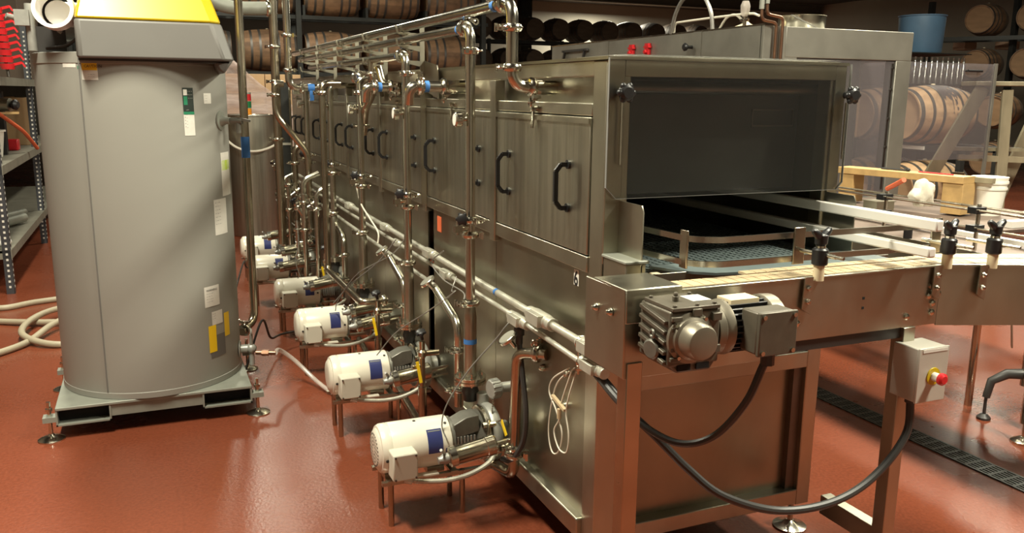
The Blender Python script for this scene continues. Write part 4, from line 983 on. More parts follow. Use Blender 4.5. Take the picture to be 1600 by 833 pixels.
for k in range(5):
    z = gz0 + .035 + k * .026
    obj('casting_rib', MB().bar((gx0 - .004, GY - .15, z - .006), (gx0 - .004, GY - .03, z + .014), .012, .011, (0, 0, 1)), 'gear_grey', gb, bevel=.002)
    if k != 2: obj('casting_rib', MB().box((gx0 + .002, GY - .168, z), (gx0 + .032, GY - .158, z + .012)), 'gear_grey', gb, bevel=.002)
for (x, z) in ((gx1 - .03, gz1 - .03), (gx0 + .060, gz1 - .015), (gx1 - .03, gz0 + .05)): obj('casting_lug', MB().box((x, GY - .172, z), (x + .026, GY - .156, z + .02)), 'gear_grey', gb, bevel=.002)
for xx in (gx0 + .028, gx1 - .066): obj('casting_pocket', MB().box((xx, GY - .1605, gz0 + .008), (xx + .038, GY - .1565, gz0 + .024)), 'black_hole', gb)
g = MB(); g.lathe((gx0 - .004, GY - .10, gz0 + .055), (-1, -.25, 0), [(0, .026), (.012, .027), (.016, .022)], 20).torus((gx0 - .018, GY - .11, gz0 + .098), (1, 0, 0), .009, .004, 14, 6); obj('inspection_plug', g, 'cast', gb)
cx_, cz_ = -.068, 1.058
g = MB(); g.lathe((cx_, GY - .155, cz_), (0, -1, 0), [(0, .066), (.010, .066), (.013, .056), (.020, .054), (.024, .047), (.055, .046), (.064, .041), (.066, .034)], 40)
oc = obj('output_cover', g, 'cast_tan', t, label='smooth round shaft cover')
for k in range(4):
    a_ = k * PI / 2 + .9; obj('cover_screw', MB().cyl((cx_ + .06 * math.cos(a_), GY - .165, cz_ + .06 * math.sin(a_)), (cx_ + .06 * math.cos(a_), GY - .173, cz_ + .06 * math.sin(a_)), .005, seg=8), 'steel', oc)
# motor
mx0 = gx1; mz = 1.055; my = GY - .09
g = MB(); g.lathe((mx0, my, mz), (1, 0, 0), [(0, .050), (.004, .070), (.022, .074), (.03, .066), (.04, .072), (.052, .074), (.056, .060)], 32); obj('motor_flange', g, 'cast_tan', t)
g = MB(); g.lathe((mx0 + .05, my, mz), (1, 0, 0), [(0, .058), (.135, .058)], 32)
for k in range(28):
    a_ = 2 * PI * k / 28; e_ = Vector((0, math.cos(a_), math.sin(a_))); pA = Vector((mx0 + .055, my, mz)) + e_ * .063; g.bar(pA, pA + Vector((.125, 0, 0)), .0035, .016, e_)
obj('finned_housing', g, 'rubber', t, label='dark finned motor housing')
g = MB(); g.box((mx0 + .06, my - .03, mz + .062), (mx0 + .15, my + .03, mz + .076)); obj('motor_top_plate', g, 'nylon', t, label='tan plate on the motor')
g = MB(); g.lathe((mx0 + .175, my, mz), (1, 0, 0), [(0, .070), (.004, .076), (.04, .074), (.052, .060), (.056, .04)], 32); fcv = obj('fan_cowl', g, 'cast_tan', t)
g = MB(); g.box((mx0 + .075, my - .120, mz - .048), (mx0 + .190, my - .055, mz + .062)); jb = obj('junction_box', g, 'gear_grey', t, bevel=.005)
obj('junction_box_lid', MB().box((mx0 + .073, my - .133, mz - .050), (mx0 + .192, my - .121, mz + .064)), 'gear_grey', jb, bevel=.003)
for x in (mx0 + .085, mx0 + .180):
    for z in (mz - .040, mz + .053): obj('lid_screw', MB().cyl((x, my - .133, z), (x, my - .138, z), .006, seg=10), 'steel', jb)
obj('cable_gland', MB().cyl((mx0 + .14, my - .09, mz - .048), (mx0 + .14, my - .09, mz - .088), .018, seg=8), 'rubber', jb)

# emergency stop box
t = thing('emergency_stop_box', 'grey steel box with a red mushroom button on the conveyor leg', 'switch box', (.88, -.46, .73))
obj('enclosure', MB().box((.822, -.50, .735), (.94, -.405, .905)), 'enclosure', t, bevel=.004)
lid = obj('lid', MB().box((.820, -.508, .733), (.942, -.501, .907)), 'enclosure', t, bevel=.002)
obj('legend_strip', MB().box((.832, -.5095, .893), (.934, -.508, .903)), 'label_white', lid)
g = MB(); g.lathe((.884, -.508, .815), (0, -1, 0), [(0, .028), (.003, .027)], 28); bz = obj('button_bezel', g, 'yellow', t, label='yellow ring')
obj('button_collar', MB().lathe((.884, -.511, .815), (0, -1, 0), [(0, .014), (.022, .014)], 20), 'label_white', bz)
obj('stop_button', MB().lathe((.884, -.533, .815), (0, -1, 0), [(0, .014), (.003, .019), (.012, .019), (.018, .012)], 24), 'red', t, label='red mushroom button')
obj('cable_gland', MB().cyl((.862, -.455, .735), (.862, -.455, .715), .017, seg=8), 'rubber', t)

# ------------------------------------------------------------------ second conveyor behind
t = thing('feed_conveyor', 'second stainless conveyor with rod guides running back on the right', 'conveyor', (2.25, .8, 0))
obj('side_plate', MB().box((2.02, -.45, .88), (2.026, 2.2, .99)), 'frame_steel', t); obj('side_plate', MB().box((2.42, -.45, .88), (2.426, 2.2, .99)), 'frame_steel', t)
obj('conveyor_deck', MB().box((2.026, -.45, .965), (2.42, 2.2, .985)), 'deck', t, label='worn steel deck')
for (x, z) in ((2.06, 1.165), (2.06, 1.085), (2.5, 1.12)):
    obj('guide_rod', MB().cyl((x, -.4, z), (x, 2.1, z), .006, seg=10), 'bronzed', t)
for y in (.35, .87, 1.5):
    obj('rod_post', MB().cyl((2.09, y, .985), (2.09, y, 1.19), .009, seg=10), 'steel', t)
    for z in (1.15, 1.07): obj('rod_clamp', MB().box((2.045, y - .022, z), (2.11, y + .022, z + .028)), 'black', t, label='black rod clamp')
obj('wing_knob', MB().lathe((1.98, .62, 1.0), (0, 0, 1), [(0, .02), (.05, .02)], 12).ball((1.98, .62, 1.07), .03, 10, .5).cyl((1.94, .62, 1.075), (2.02, .62, 1.075), .012), 'black', t)
obj('white_strip', MB().box((2.30, .0, 1.0), (2.34, 2.1, 1.02)), 'rail_white', t, label='white plastic wear strip')
# pedestal legs with tripod feet
for (x, y) in ((2.80, .52), (2.36, 2.0)):
    obj('pedestal', MB().cyl((x, y, .20), (x, y, .96), .026), 'steel', t)
    for a_ in (2.5, 4.2, .2):
        f = MB(); e = Vector((math.cos(a_), math.sin(a_), 0)); P_ = Vector((x, y, 0))
        f.rings([(P_ + Vector((0, 0, .26)) + e * .02, .028), (P_ + e * .09 + Vector((0, 0, .255)), .026), (P_ + e * .16 + Vector((0, 0, .21)), .022), (P_ + e * .175 + Vector((0, 0, .12)), .019)], 12)
        f.cyl(P_ + e * .175 + Vector((0, 0, .02)), P_ + e * .175 + Vector((0, 0, .12)), .008).lathe(P_ + e * .175, (0, 0, 1), [(0, .034), (.012, .034), (.03, .014)], 16)
        obj('tripod_foot', f, 'rubber', t, label='black tripod foot')
obj('cross_arm', MB().box((2.02, .50, .90), (2.82, .54, .93)), 'frame_steel', t)
obj('angle_leg', MB().bar((2.62, .56, .90), (2.66, .52, .42), .03, .006), 'frame_steel', t)
t = thing('machine_leg', 'polished steel leg with a leveling foot at the right edge', 'leg', (2.56, .33, 0))
obj('leg_tube', MB().cyl((2.56, .33, .10), (2.56, .33, .9), .022), 'steel', t); obj('leveling_foot', MB().cyl((2.56, .33, .02), (2.56, .33, .11), .008).lathe((2.56, .33, 0), (0, 0, 1), [(0, .055), (.01, .055), (.03, .02)], 22), 'steel', t)

# ------------------------------------------------------------------ filler machine behind (trough guard and portal cabinet)
t = thing('filling_machine', 'stainless filling machine with long top guard, portal cabinet and plexiglass panels', 'machine', (3, 3, 0))
GX = 2.40
obj('guard_panel', MB().box((GX, 2.95, 1.76), (GX + .006, 5.42, 2.095)), 'satin', t)
obj('guard_panel', MB().box((GX, 2.28, 1.76), (GX + .006, 2.95, 2.095)), 'satin', t, label='bright steel end of the guard')
obj('guard_trim', MB().box((GX - .004, 2.28, 2.095), (GX + .012, 5.42, 2.104)), 'steel', t)
for yy in (2.95, 4.3): obj('panel_joint', MB().box((GX - .004, yy, 1.76), (GX, yy + .10, 2.095)), 'satin', t)
k_ = MB(); k_.lathe((GX - .002, 3.06, 1.99), (-1, 0, 0), [(0, .012), (.05, .012), (.052, .026), (.065, .030), (.075, .02)], 18); obj('guard_knob', k_, 'black', t, label='black guard knob')
for i, yy in enumerate((3.62, 3.86)):
    obj('red_fitting', MB().box((GX - .03, yy, 1.93), (GX - .001, yy + .05, 2.045)).cyl((GX - .03, yy + .025, 1.98), (GX - .05, yy + .025, 1.98), .015).box((GX - .034, yy - .012, 2.01), (GX - .001, yy + .062, 2.025)), 'red', t, label='red plastic fitting')
fl = MB()
for yy in (4.75, 5.15): fl.bar((GX - .02, yy, 1.92), (GX - .02, yy - .05, 2.04), .02, .02)
fl.bar((GX - .02, 5.15, 2.04), (GX - .02, 4.65, 2.04), .02, .02); obj('fold_handle', fl, 'rubber', t)
obj('rear_panel', MB().box((3.3, 2.35, .3), (3.306, 5.4, 1.9)), 'dark_steel', t)
CYm = 2.30
obj('end_wall', MB().box((GX, CYm, 1.76), (2.60, CYm + .006, 2.095)), 'satin', t)
cab = obj('portal_cabinet', MB().box((2.60, CYm, 1.90), (3.72, CYm + .9, 2.095)), 'satin', t, bevel=.004)
obj('portal_column', MB().box((3.58, CYm, .3), (3.72, CYm + .10, 1.90)), 'satin', t, bevel=.004)
obj('portal_column', MB().box((2.60, CYm, .3), (2.70, CYm + .10, 1.90)), 'satin', t)
obj('portal_column', MB().box((3.62, CYm + .8, .3), (3.72, CYm + .9, 1.90)), 'satin', t)
obj('machine_base', MB().box((2.60, CYm + .0, .25), (3.72, CYm + .9, .95)), 'satin', t, bevel=.004)
obj('portal_window', MB().box((2.70, CYm + .01, .95), (3.57, CYm + .016, 1.895)), 'plexi', t, label='clear plexiglass front panel')
h_ = MB()
for z in (1.3, 1.5, 1.7, 1.85, 1.12): h_.cyl((3.555, CYm + .01, z), (3.555, CYm - .004, z), .010, seg=10)
h_.box((3.548, CYm + .004, 1.0), (3.562, CYm + .009, 1.88)); obj('window_hinge', h_, 'dark_steel', t)
obj('side_window', MB().box((3.72, CYm + .05, 1.0), (3.726, CYm + .8, 1.88)), 'plexi', t, label='clear side panel')
for (x, y, z) in ((2.68, CYm + .06, .25), (3.64, CYm + .06, .25), (2.68, CYm + .84, .25), (3.64, CYm + .84, .25), (3.25, 5.2, .32), (2.45, 5.2, 1.8)): obj('machine_foot', MB().cyl((x, y, 0), (x, y, z), .02), 'steel', t)
obj('filler_bed', MB().box((2.44, 3.2, .3), (3.306, 5.4, 1.0)), 'dark_steel', t)
# wide low plexiglass guard beyond
obj('wing_guard', MB().box((3.78, CYm + .5, 1.15), (5.20, CYm + .506, 1.925)), 'plexi', t, label='wide clear guard panel')
obj('wing_post', MB().box((5.20, CYm + .49, .0), (5.222, CYm + .515, 1.93)), 'satin', t)
obj('wing_handle', MB().cyl((4.86, CYm + .47, 1.865), (5.02, CYm + .47, 1.865), .010).cyl((4.87, CYm + .5, 1.865), (4.87, CYm + .47, 1.865), .008).cyl((5.01, CYm + .5, 1.865), (5.01, CYm + .47, 1.865), .008), 'black', t)
# copper pipes, sight bulb, loops on the cabinet
for i, (x, zt) in enumerate(((2.49, 2.32), (2.54, 2.36))):
    q = thing('copper_pipe', ['copper pipe with an offset bend, left one beside the cabinet', 'copper pipe with an offset bend, right one beside the cabinet'][i], 'pipe', (x, CYm - .03, 1.77))
    obj('pipe', MB().tube([(x, CYm - .03, 1.77), (x, CYm - .03, 2.11 + i * .035), (x - .12 - i * .01, CYm - .03, 2.125 + i * .035), (x - .125 - i * .01, CYm - .03, 2.4)], .0105, .03, 12), 'copper', q)
    obj('insulated_coupling', MB().cyl((x - .125 - i * .01, CYm - .03, 2.19 + i * .035), (x - .125 - i * .01, CYm - .03, 2.5), .016), 'skid', q)
q = thing('sight_glass', 'small glass bulb on a stem above the guard', 'sight glass', (2.40, 2.45, 2.1))
obj('bulb', MB().lathe((GX, 2.48, 2.16), (0, 0, 1), [(0, .015), (.02, .028), (.07, .032), (.10, .02)], 18), 'tube_clear', q); obj('stem', MB().cyl((GX, 2.48, 2.10), (GX, 2.48, 2.165), .012).cyl((GX, 2.44, 2.14), (GX, 2.52, 2.14), .01), 'steel', q)
wire('blue_hose', [(GX, 3.35, 2.10), (GX, 3.30, 2.24), (GX, 3.2, 2.34), (GX, 3.05, 2.37), (GX, 2.95, 2.33), (GX, 2.86, 2.22), (GX, 2.83, 2.10)], .014, 'wire_grey', 'arched grey blue hose standing over the guard top', 'hose')
wire('tube_rail', [(GX + .02, 3.34, 2.10), (GX + .02, 3.32, 2.17), (GX + .02, 3.2, 2.18), (GX + .02, 2.5, 2.18), (GX + .02, 2.36, 2.16)], .008, 'wire_white', 'thin pale rail along the top of the guard', 'rail')
wire('tube_loop', [(GX + .02, 2.78, 2.10), (GX + .02, 2.7, 2.17), (GX + .02, 2.6, 2.18), (GX + .02, 2.5, 2.12)], .008, 'wire_white', 'small pale hose hoop on top of the guard', 'hose')
q = thing('steel_pot', 'round stainless pot standing on top of the portal cabinet', 'pot', (2.98, 2.55, 2.095))
obj('pot_body', MB().lathe((3.0, 2.62, 2.096), (0, 0, 1), [(0, .15), (.01, .155), (.10, .16), (.102, .165), (.104, .155), (.02, .145)], 36, cap=True), 'steel', q)
obj('pot_handle', MB().bar((2.80, 2.5, 2.19), (3.02, 2.46, 2.10), .012, .006), 'wire_grey', q)
q = thing('coiled_lid', 'pale round lid lying behind the copper pipes on the cabinet', 'lid', (2.68, 2.8, 2.095)); obj('lid_disc', MB().lathe((2.70, 2.85, 2.097), (0, 0, 1), [(0, .12), (.02, .12), (.055, .03), (.07, .015)], 26), 'nylon', q)

# ------------------------------------------------------------------ wooden bench, rag, bucket, ladder
t = thing('wooden_bench', 'pine plank on block legs standing over the rear conveyor', 'bench', (2.9, 1.6, .99))
bdir = Vector((.17, -.77, 0)).normalized(); bn = Vector((-bdir.y, bdir.x, 0)); B0 = Vector((2.83, 1.97, 0))
def bb(l0, l1, n0, n1, z0, z1, m, name, **kw):
    b_ = MB(); vs = [b_.bm.verts.new(B0 + bdir * l + bn * n + Vector((0, 0, z))) for z in (z0, z1) for l, n in ((l0, n0), (l1, n0), (l1, n1), (l0, n1))]
    for f in ((3, 2, 1, 0), (4, 5, 6, 7), (0, 1, 5, 4), (1, 2, 6, 5), (2, 3, 7, 6), (3, 0, 4, 7)): b_.bm.faces.new([vs[i] for i in f])
    return obj(name, b_, m, t, bevel=.002, **kw)
bb(-.02, .80, 0, .14, 1.165, 1.205, 'pine', 'bench_top'); bb(.68, .80, .01, .15, .985, 1.165, 'pine', 'block_leg'); bb(.0, .10, .01, .13, .985, 1.165, 'pine', 'block_leg'); bb(.76, .90, .13, .17, 1.168, 1.20, 'old_wood', 'side_cleat')
tl = MB(); tl.cyl((3.0, 1.5, 1.210), (3.03, 1.28, 1.210), .004, seg=8); tag(obj('red_pencil', tl, 'red'), 'red handled rod lying on the pine bench', 'tool')
tl = MB(); tl.cyl((2.96, 1.75, 1.212), (2.99, 1.58, 1.212), .006, seg=8).ball((2.99, 1.57, 1.214), .013, 8); tag(obj('screwdriver', tl, 'black'), 'small dark tool lying on the pine bench', 'tool')
r_ = MB(); q_ = bmesh.ops.create_uvsphere(r_.bm, u_segments=20, v_segments=14, radius=.07)
for v in q_['verts']:
    v.co = Vector((v.co.x * 1.1, v.co.y * .5, v.co.z * 1.0 - abs(v.co.x) * .3)) * (1 + .22 * math.sin(9 * v.co.x * 10) * math.cos(70 * v.co.z)) + Vector((2.32, .86, 1.18))
tag(obj('rag', r_, 'cloth'), 'crumpled pale rag draped over the guide rod', 'rag')
tag(obj('scraper', MB().tube([(2.42, 1.18, 1.16), (2.36, 1.02, 1.225)], .013, .02, 12), 'orange'), 'short orange scraper poking out above the rag', 'scraper')
for i, (x, y) in enumerate(((2.30, 1.45), (2.46, 1.28))):
    o_ = obj('metal_tray', MB().box((x, y, .986), (x + .13, y + .10, 1.07)).box((x - .006, y - .006, 1.07), (x + .136, y + .106, 1.075)), 'frame_steel'); tag(o_, ['left small steel tray on the deck under the bench', 'right small steel tray on the deck under the bench'][i], 'tray')
t = thing('bucket', 'white plastic bucket with stacked rims beside the bench end', 'bucket', (3.25, 1.2, 0.9))
BX, BYy = 3.26, 1.22
obj('bucket_body', MB().lathe((BX, BYy, .975), (0, 0, 1), [(0, .075), (.15, .092), (.152, .098), (.165, .098), (.167, .093), (.185, .095), (.187, .101), (.20, .101), (.202, .096), (.22, .098), (.224, .10), (.224, .09)], 32), 'bucket', t)
obj('bucket_pedestal', MB().box((BX - .12, BYy - .12, .0), (BX + .12, BYy + .12, .972)), 'frame_steel', t) if False else None
q = thing('side_table', 'low stainless table carrying the bucket on the right', 'table', (3.4, 1.1, 0))
obj('table_top', MB().box((2.72, .75, .955), (3.62, 2.1, .975)), 'deck', q, bevel=.003)
for (x, y) in ((2.80, 2.05), (3.58, .80), (3.58, 2.05), (2.76, .80)): obj('leg', MB().cyl((x, y, 0), (x, y, .955), .02), 'steel', q)
for i, (x, y, l) in enumerate(((3.40, 1.0, .22), (2.9, .78, .55))):
    o_ = obj('white_bar', MB().box((x, y, .976), (x + l, y + .06, 1.01)), 'rail_white'); tag(o_, ['white plastic bar lying behind the bucket', 'white plastic bar lying on the table front'][i], 'bar')
o_ = obj('steel_tray', MB().box((3.2, .86, .976), (3.6, .96, 1.03)), 'frame_steel'); tag(o_, 'long steel tray on the table at the right edge', 'tray')

t = thing('wooden_ladder', 'weathered wooden trestle ladder standing behind the bucket', 'ladder', (6.2, 3.7, 0))
# located about 7.5 m from the camera
Lp = lambda x, z, y=0: Vector((5.08, 2.98, 0)) + Vector((.88, -.47, 0)) * x + Vector((.47, .88, 0)) * y + Vector((0, 0, z))
def plank(a, b, w, h, nm='rail'): return obj(nm, MB().bar(a, b, h, w, (.88, -.47, .0001)), 'old_wood', t, bevel=.002)
plank(Lp(.16, 1.74), Lp(-.66, .0), .11, .035, 'front_rail'); plank(Lp(.36, 1.72), Lp(.43, .0), .085, .035, 'rear_rail')
plank(Lp(.86, 1.74, .35), Lp(.30, .0, .35), .11, .035, 'front_rail'); plank(Lp(.16, 1.0, .3), Lp(.10, 0, .3), .1, .04, 'rear_rail')
obj('top_step', MB().bar(Lp(.08, 1.77, .1), Lp(1.05, 1.77, .1), .30, .035), 'old_wood', t, bevel=.003)
obj('step', MB().bar(Lp(-.02, 1.22, .1), Lp(.95, 1.22, .1), .12, .03), 'old_wood', t); obj('step', MB().bar(Lp(.02, 1.15, .0), Lp(.95, 1.13, .0), .03, .05), 'old_wood', t)
obj('step', MB().bar(Lp(-.25, .6, .1), Lp(.95, .6, .1), .12, .03), 'old_wood', t)

# ------------------------------------------------------------------ barrels
def make_barrel(body_m, head_m, label, hoops=6):
    t = local(thing('oak_barrel', label, 'barrel'))
    L2 = .445; n = 12; Rm, Re = .33, .272
    prof = []
    for i in range(n + 1):
        s_ = -1 + 2 * i / n; prof.append((L2 * s_, Re + (Rm - Re) * (1 - s_ * s_)))
    rad = lambda s_: Re + (Rm - Re) * (1 - s_ * s_)
    obj('staves', MB().lathe((0, 0, 0), (1, 0, 0), [(-L2 + .03, Re - .02), (-L2, Re - .018)] + prof + [(L2, Re - .018), (L2 - .03, Re - .02)], 40, cap=False), body_m, t)
    for sg in (-1, 1): obj('head', MB().lathe((0, 0, 0), (sg, 0, 0), [(L2 - .035, Re - .005), (L2 - .022, Re - .018)], 32), head_m, t)
    for s_ in (-.93, -.62, -.32, .32, .62, .93)[:]:
        w = .045 if abs(s_) > .9 else .036; a_ = s_ * L2 - w / 2; b_ = s_ * L2 + w / 2
        obj('hoop', MB().lathe((0, 0, 0), (1, 0, 0), [(a_, rad(a_ / L2) + .0005), (a_, rad(a_ / L2) + .003), (b_, rad(b_ / L2) + .003), (b_, rad(b_ / L2) + .0005)], 40, cap=False), 'hoop', t)
    obj('bung', MB().cyl((0, 0, Rm - .004), (0, 0, Rm + .014), .026, .02, seg=12), 'nylon', t)
    return t
def make_simple(body_m, head_m, label):
    t = make_barrel(body_m, head_m, label); return t
bA = make_barrel('oak', 'head_oak', 'x'); bB = make_barrel('oak_dark', 'head_dark', 'x'); bC = make_barrel('oak_mid', 'head_mid', 'x'); reindex()
used = {id(bA): 0, id(bB): 0, id(bC): 0}
def put(proto, loc, rz, label, group):
    if used[id(proto)] == 0:
        used[id(proto)] = 1; o = proto; o.location = loc; o.rotation_euler = (0, 0, rz); o['label'] = label; o['group'] = group; return o
    return dup(proto, loc, rz, label, group)
# near pair behind the plexiglass
def rack_frame(name, label, x0, x1, y0, y1, zs, parent=None, leg=.03, group=None):
    t = thing(name, label, 'rack', ((x0 + x1) / 2, (y0 + y1) / 2, 0), group=group)
    for z in zs:
        b_ = MB()
        for y in (y0, y1): b_.box((x0, y - .03, z - .05), (x1, y + .03, z))
        obj('rack_beam', b_, 'rack', t); 
    for x in (x0, (x0 + x1) / 2, x1):
        for y in (y0, y1): obj('rack_post', MB().box((x - leg, y - leg, 0), (x + leg, y + leg, max(zs))), 'rack', t)
    return t
NB = [(7.55, 5.35, 1.42), (7.45, 6.15, 1.42)]
put(bA, (6.915, 4.90, 1.46), 0, 'big bright oak barrel with a dark stain, right of the steel column', 'bright barrels behind the filling machine')
nb = C.objects.get('oak_barrel')
put(bA, (7.10, 5.74, 1.44), 0, 'big bright oak barrel seen through the plexiglass, left of the steel column', 'bright barrels behind the filling machine')
put(bA, (6.915, 4.90, .62), 0, 'oak barrel in the rack under the stained bright barrel', 'bright barrels behind the filling machine')
put(bA, (7.10, 5.74, .62), 0, 'oak barrel in the rack under the barrel behind the plexiglass', 'bright barrels behind the filling machine')
st = MB(); N = 26; rnd2 = random.Random(4); edge = [(.30 + .25 * math.sin(i_ * .9) + rnd2.uniform(-.1, .18)) for i_ in range(N + 1)]
for i_ in range(N):
    xa_, xb_ = -.13 + .30 * i_ / N, -.13 + .30 * (i_ + 1) / N
    amax = .85 + max(0, edge[i_]) * (1.5 if 9 < i_ < 17 else .35)
    for q_ in range(8):
        a0, a1 = -.15 + (amax + .15) * q_ / 8, -.15 + (amax + .15) * (q_ + 1) / 8
        ra = .272 + .058 * (1 - (xa_ / .445) ** 2) + .0012; rb = .272 + .058 * (1 - (xb_ / .445) ** 2) + .0012
        st.bm.faces.new([st.bm.verts.new(v) for v in ((xa_, -ra * math.sin(a0), ra * math.cos(a0)), (xb_, -rb * math.sin(a0), rb * math.cos(a0)), (xb_, -rb * math.sin(a1), rb * math.cos(a1)), (xa_, -ra * math.sin(a1), ra * math.cos(a1)))])
so_ = obj('stain', st, 'stain', None); so_.parent = bA; so_['label'] = 'dark spilled stain'
rk = thing('barrel_rack', 'black steel rack holding the bright oak barrels', 'rack', (7.0, 5.4, 0))
for z in (1.06, .24):
    for x in (6.75, 7.3): obj('rack_beam', MB().box((x - .03, 4.3, z), (x + .03, 6.4, z + .07)), 'rack', rk)
    obj('rack_plate', MB().box((6.70, 4.75, z + .015), (6.719, 5.05, z + .055)), 'label_white', rk)
for x in (6.75, 7.3):
    for y in (4.3, 5.32, 6.4): obj('rack_post', MB().box((x - .03, y - .03, 0), (x + .03, y + .03, 1.13)), 'rack', rk)

# left bank: barrels lying along x, several tiers high, 12 m away
rnd = random.Random(11)
tiers = [.42, 1.17, 1.92 + .42, 2.67 + .42]
for r in range(2):                       # two nearest tiers in view
    zc = (2.29, 3.17)[r]
    for k in range(6):
        xc = -1.45 + k * 1.02 + (.35 if False else 0)
        lab = 'dark oak barrel lying in the far left rack, %s row, %s from the left' % (('lower', 'upper')[r], ('first', 'second', 'third', 'fourth', 'fifth', 'sixth')[k])
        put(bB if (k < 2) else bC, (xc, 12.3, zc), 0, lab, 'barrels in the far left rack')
lr = thing('barrel_rack', 'dark steel rack carrying the far left barrels over the pallets', 'rack', (1.5, 12.3, 0))
for z in (1.89, 2.78):
    for y in (12.05, 12.55): obj('rack_beam', MB().box((-2.3, y - .03, z - .0), (4.3, y + .03, z + .06)), 'rack', lr)
for x in (-2.25, 1.05, 4.2):
    for y in (12.0, 12.6): obj('rack_post', MB().box((x - .04, y - .04, 0), (x + .04, y + .04, 3.6)), 'rack', lr)
for x in (-1.95, -.94, .08, 1.10, 2.12, 3.14): obj('cradle', MB().box((x + .03, 12.04, 2.83), (x + .07, 12.56, 3.0)), 'rack', lr)
# far wall: barrels with heads to the camera
for r in range(3):
    zc = (3.40, 2.55, 1.70)[r]
    for k in range(14):
        xc = 5.6 + k * .78 + rnd.uniform(-.02, .02)
        if r == 2 and k > 5: continue
        lab = 'dark barrel, head outward, far wall rack, %s row, %s from left' % (('top', 'middle', 'bottom')[r], ('first', 'second', 'third', 'fourth', 'fifth', 'sixth', 'seventh', 'eighth', 'ninth', 'tenth', 'eleventh', 'twelfth', 'thirteenth', 'fourteenth')[k])
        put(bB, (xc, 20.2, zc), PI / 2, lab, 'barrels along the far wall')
fr_ = thing('barrel_rack', 'long black rack carrying the far wall barrels', 'rack', (10.6, 20.2, 0))
for z in (2.18, 3.03, 1.33):
    for y in (19.9, 20.5): obj('rack_beam', MB().box((5.1, y - .03, z - .03), (16.4, y + .03, z + .05)), 'rack', fr_)
for k in range(6):
    for y in (19.9, 20.5): obj('rack_post', MB().box((5.2 + k * 2.2 - .04, y - .04, 0), (5.2 + k * 2.2 + .04, y + .04, 3.1)), 'rack', fr_)
# right bank
RB = [((14.6, 10.5, 3.2), .55), ((15.1, 9.75, 3.22), .5), ((14.55, 10.45, 2.32), .55), ((15.0, 9.70, 2.34), .5), ((13.2, 8.9, 1.42), .5), ((13.8, 8.3, 1.42), .5), ((15.55, 9.0, 3.22), .5), ((13.2, 8.9, .55), .5)]
RL = ['upper left barrel of the right hand rack', 'upper right barrel at the right edge rack', 'middle barrel behind the clear wing guard', 'middle orange lit barrel at the right edge', 'barrel behind the ladder, just above the step', 'barrel right of the ladder rear rail', 'barrel at the very top right corner', 'lowest barrel behind the ladder']
for (loc, _), lab in zip(RB, RL): put(bC, loc, .36, lab, 'barrels in the right hand rack')
rr_ = thing('barrel_rack', 'black rack carrying the right hand barrels', 'rack', (13, 9, 0))
for z in (2.83, 1.93):
    for dy in (-.2, .3): obj('rack_beam', MB().bar((13.9 + dy, 11.4 + dy * .6, z), (15.9 + dy, 8.3 + dy * .6, z), .06, .08), 'rack', rr_)
for (x, y) in ((13.95, 11.3), (14.85, 10.05), (15.7, 8.5)): obj('rack_post', MB().box((x - .05, y - .05, 0), (x + .05, y + .05, 3.6)), 'rack', rr_)
for i, (x, y) in enumerate(((14.9, 11.2), (15.3, 10.5))): tag(obj('pale_carton', MB().box((x, y, 2.66), (x + .35, y + .3, 2.82)), 'carton_pale', bevel=.004), ['pale carton in the right rack, left one', 'pale carton in the right rack, right one'][i], 'box')

# blue bin and bottle stack
t = thing('bottle_pallet', 'tall stack of dark glass bottles in layers behind the machine', 'pallet', (8.2, 6.3, 0))
for z in (1.82, 2.215): obj('layer_board', MB().box((7.68, 5.95, z - .012), (8.75, 6.75, z)), 'rack', t)
obj('pallet_base', MB().box((7.68, 5.95, 0), (8.75, 6.75, 1.46)), 'rack', t)
bt = MB().lathe((0, 0, 0), (0, 0, 1), [(0, .026), (.004, .029), (.25, .029), (.275, .015), (.32, .013), (.325, .016), (.338, .016)], 14)
bot = local(thing('glass_bottle', 'x', 'bottle')); ob_ = obj('bottle_glass', bt, 'bottle', bot); reindex()
c_ = 0
for zi, z in enumerate((1.462, 1.822)):
    for k in range(11):
        ps = (7.72 + k * .096, 6.0, z)
        lab = 'dark glass bottle in the %s layer of the stack, %s from the left' % (('lower', 'upper')[zi], ('first', 'second', 'third', 'fourth', 'fifth', 'sixth', 'seventh', 'eighth', 'ninth', 'tenth', 'eleventh')[k])
        if c_ == 0: bot.location = ps; bot['label'] = lab; bot['group'] = 'bottles in the layered stack'
        else: dup(bot, ps, 0, lab, 'bottles in the layered stack')
        c_ += 1
t = thing('blue_bin', 'blue plastic bin standing on top of the bottle stack', 'bin', (8.16, 6.27, 2.217))
obj('bin_body', MB().lathe((8.16, 6.27, 2.217), (0, 0, 1), [(0, .255), (.02, .27), (.46, .285), (.465, .295), (.48, .297), (.48, .287), (.47, .272), (.05, .255)], 36), 'bluebin', t)

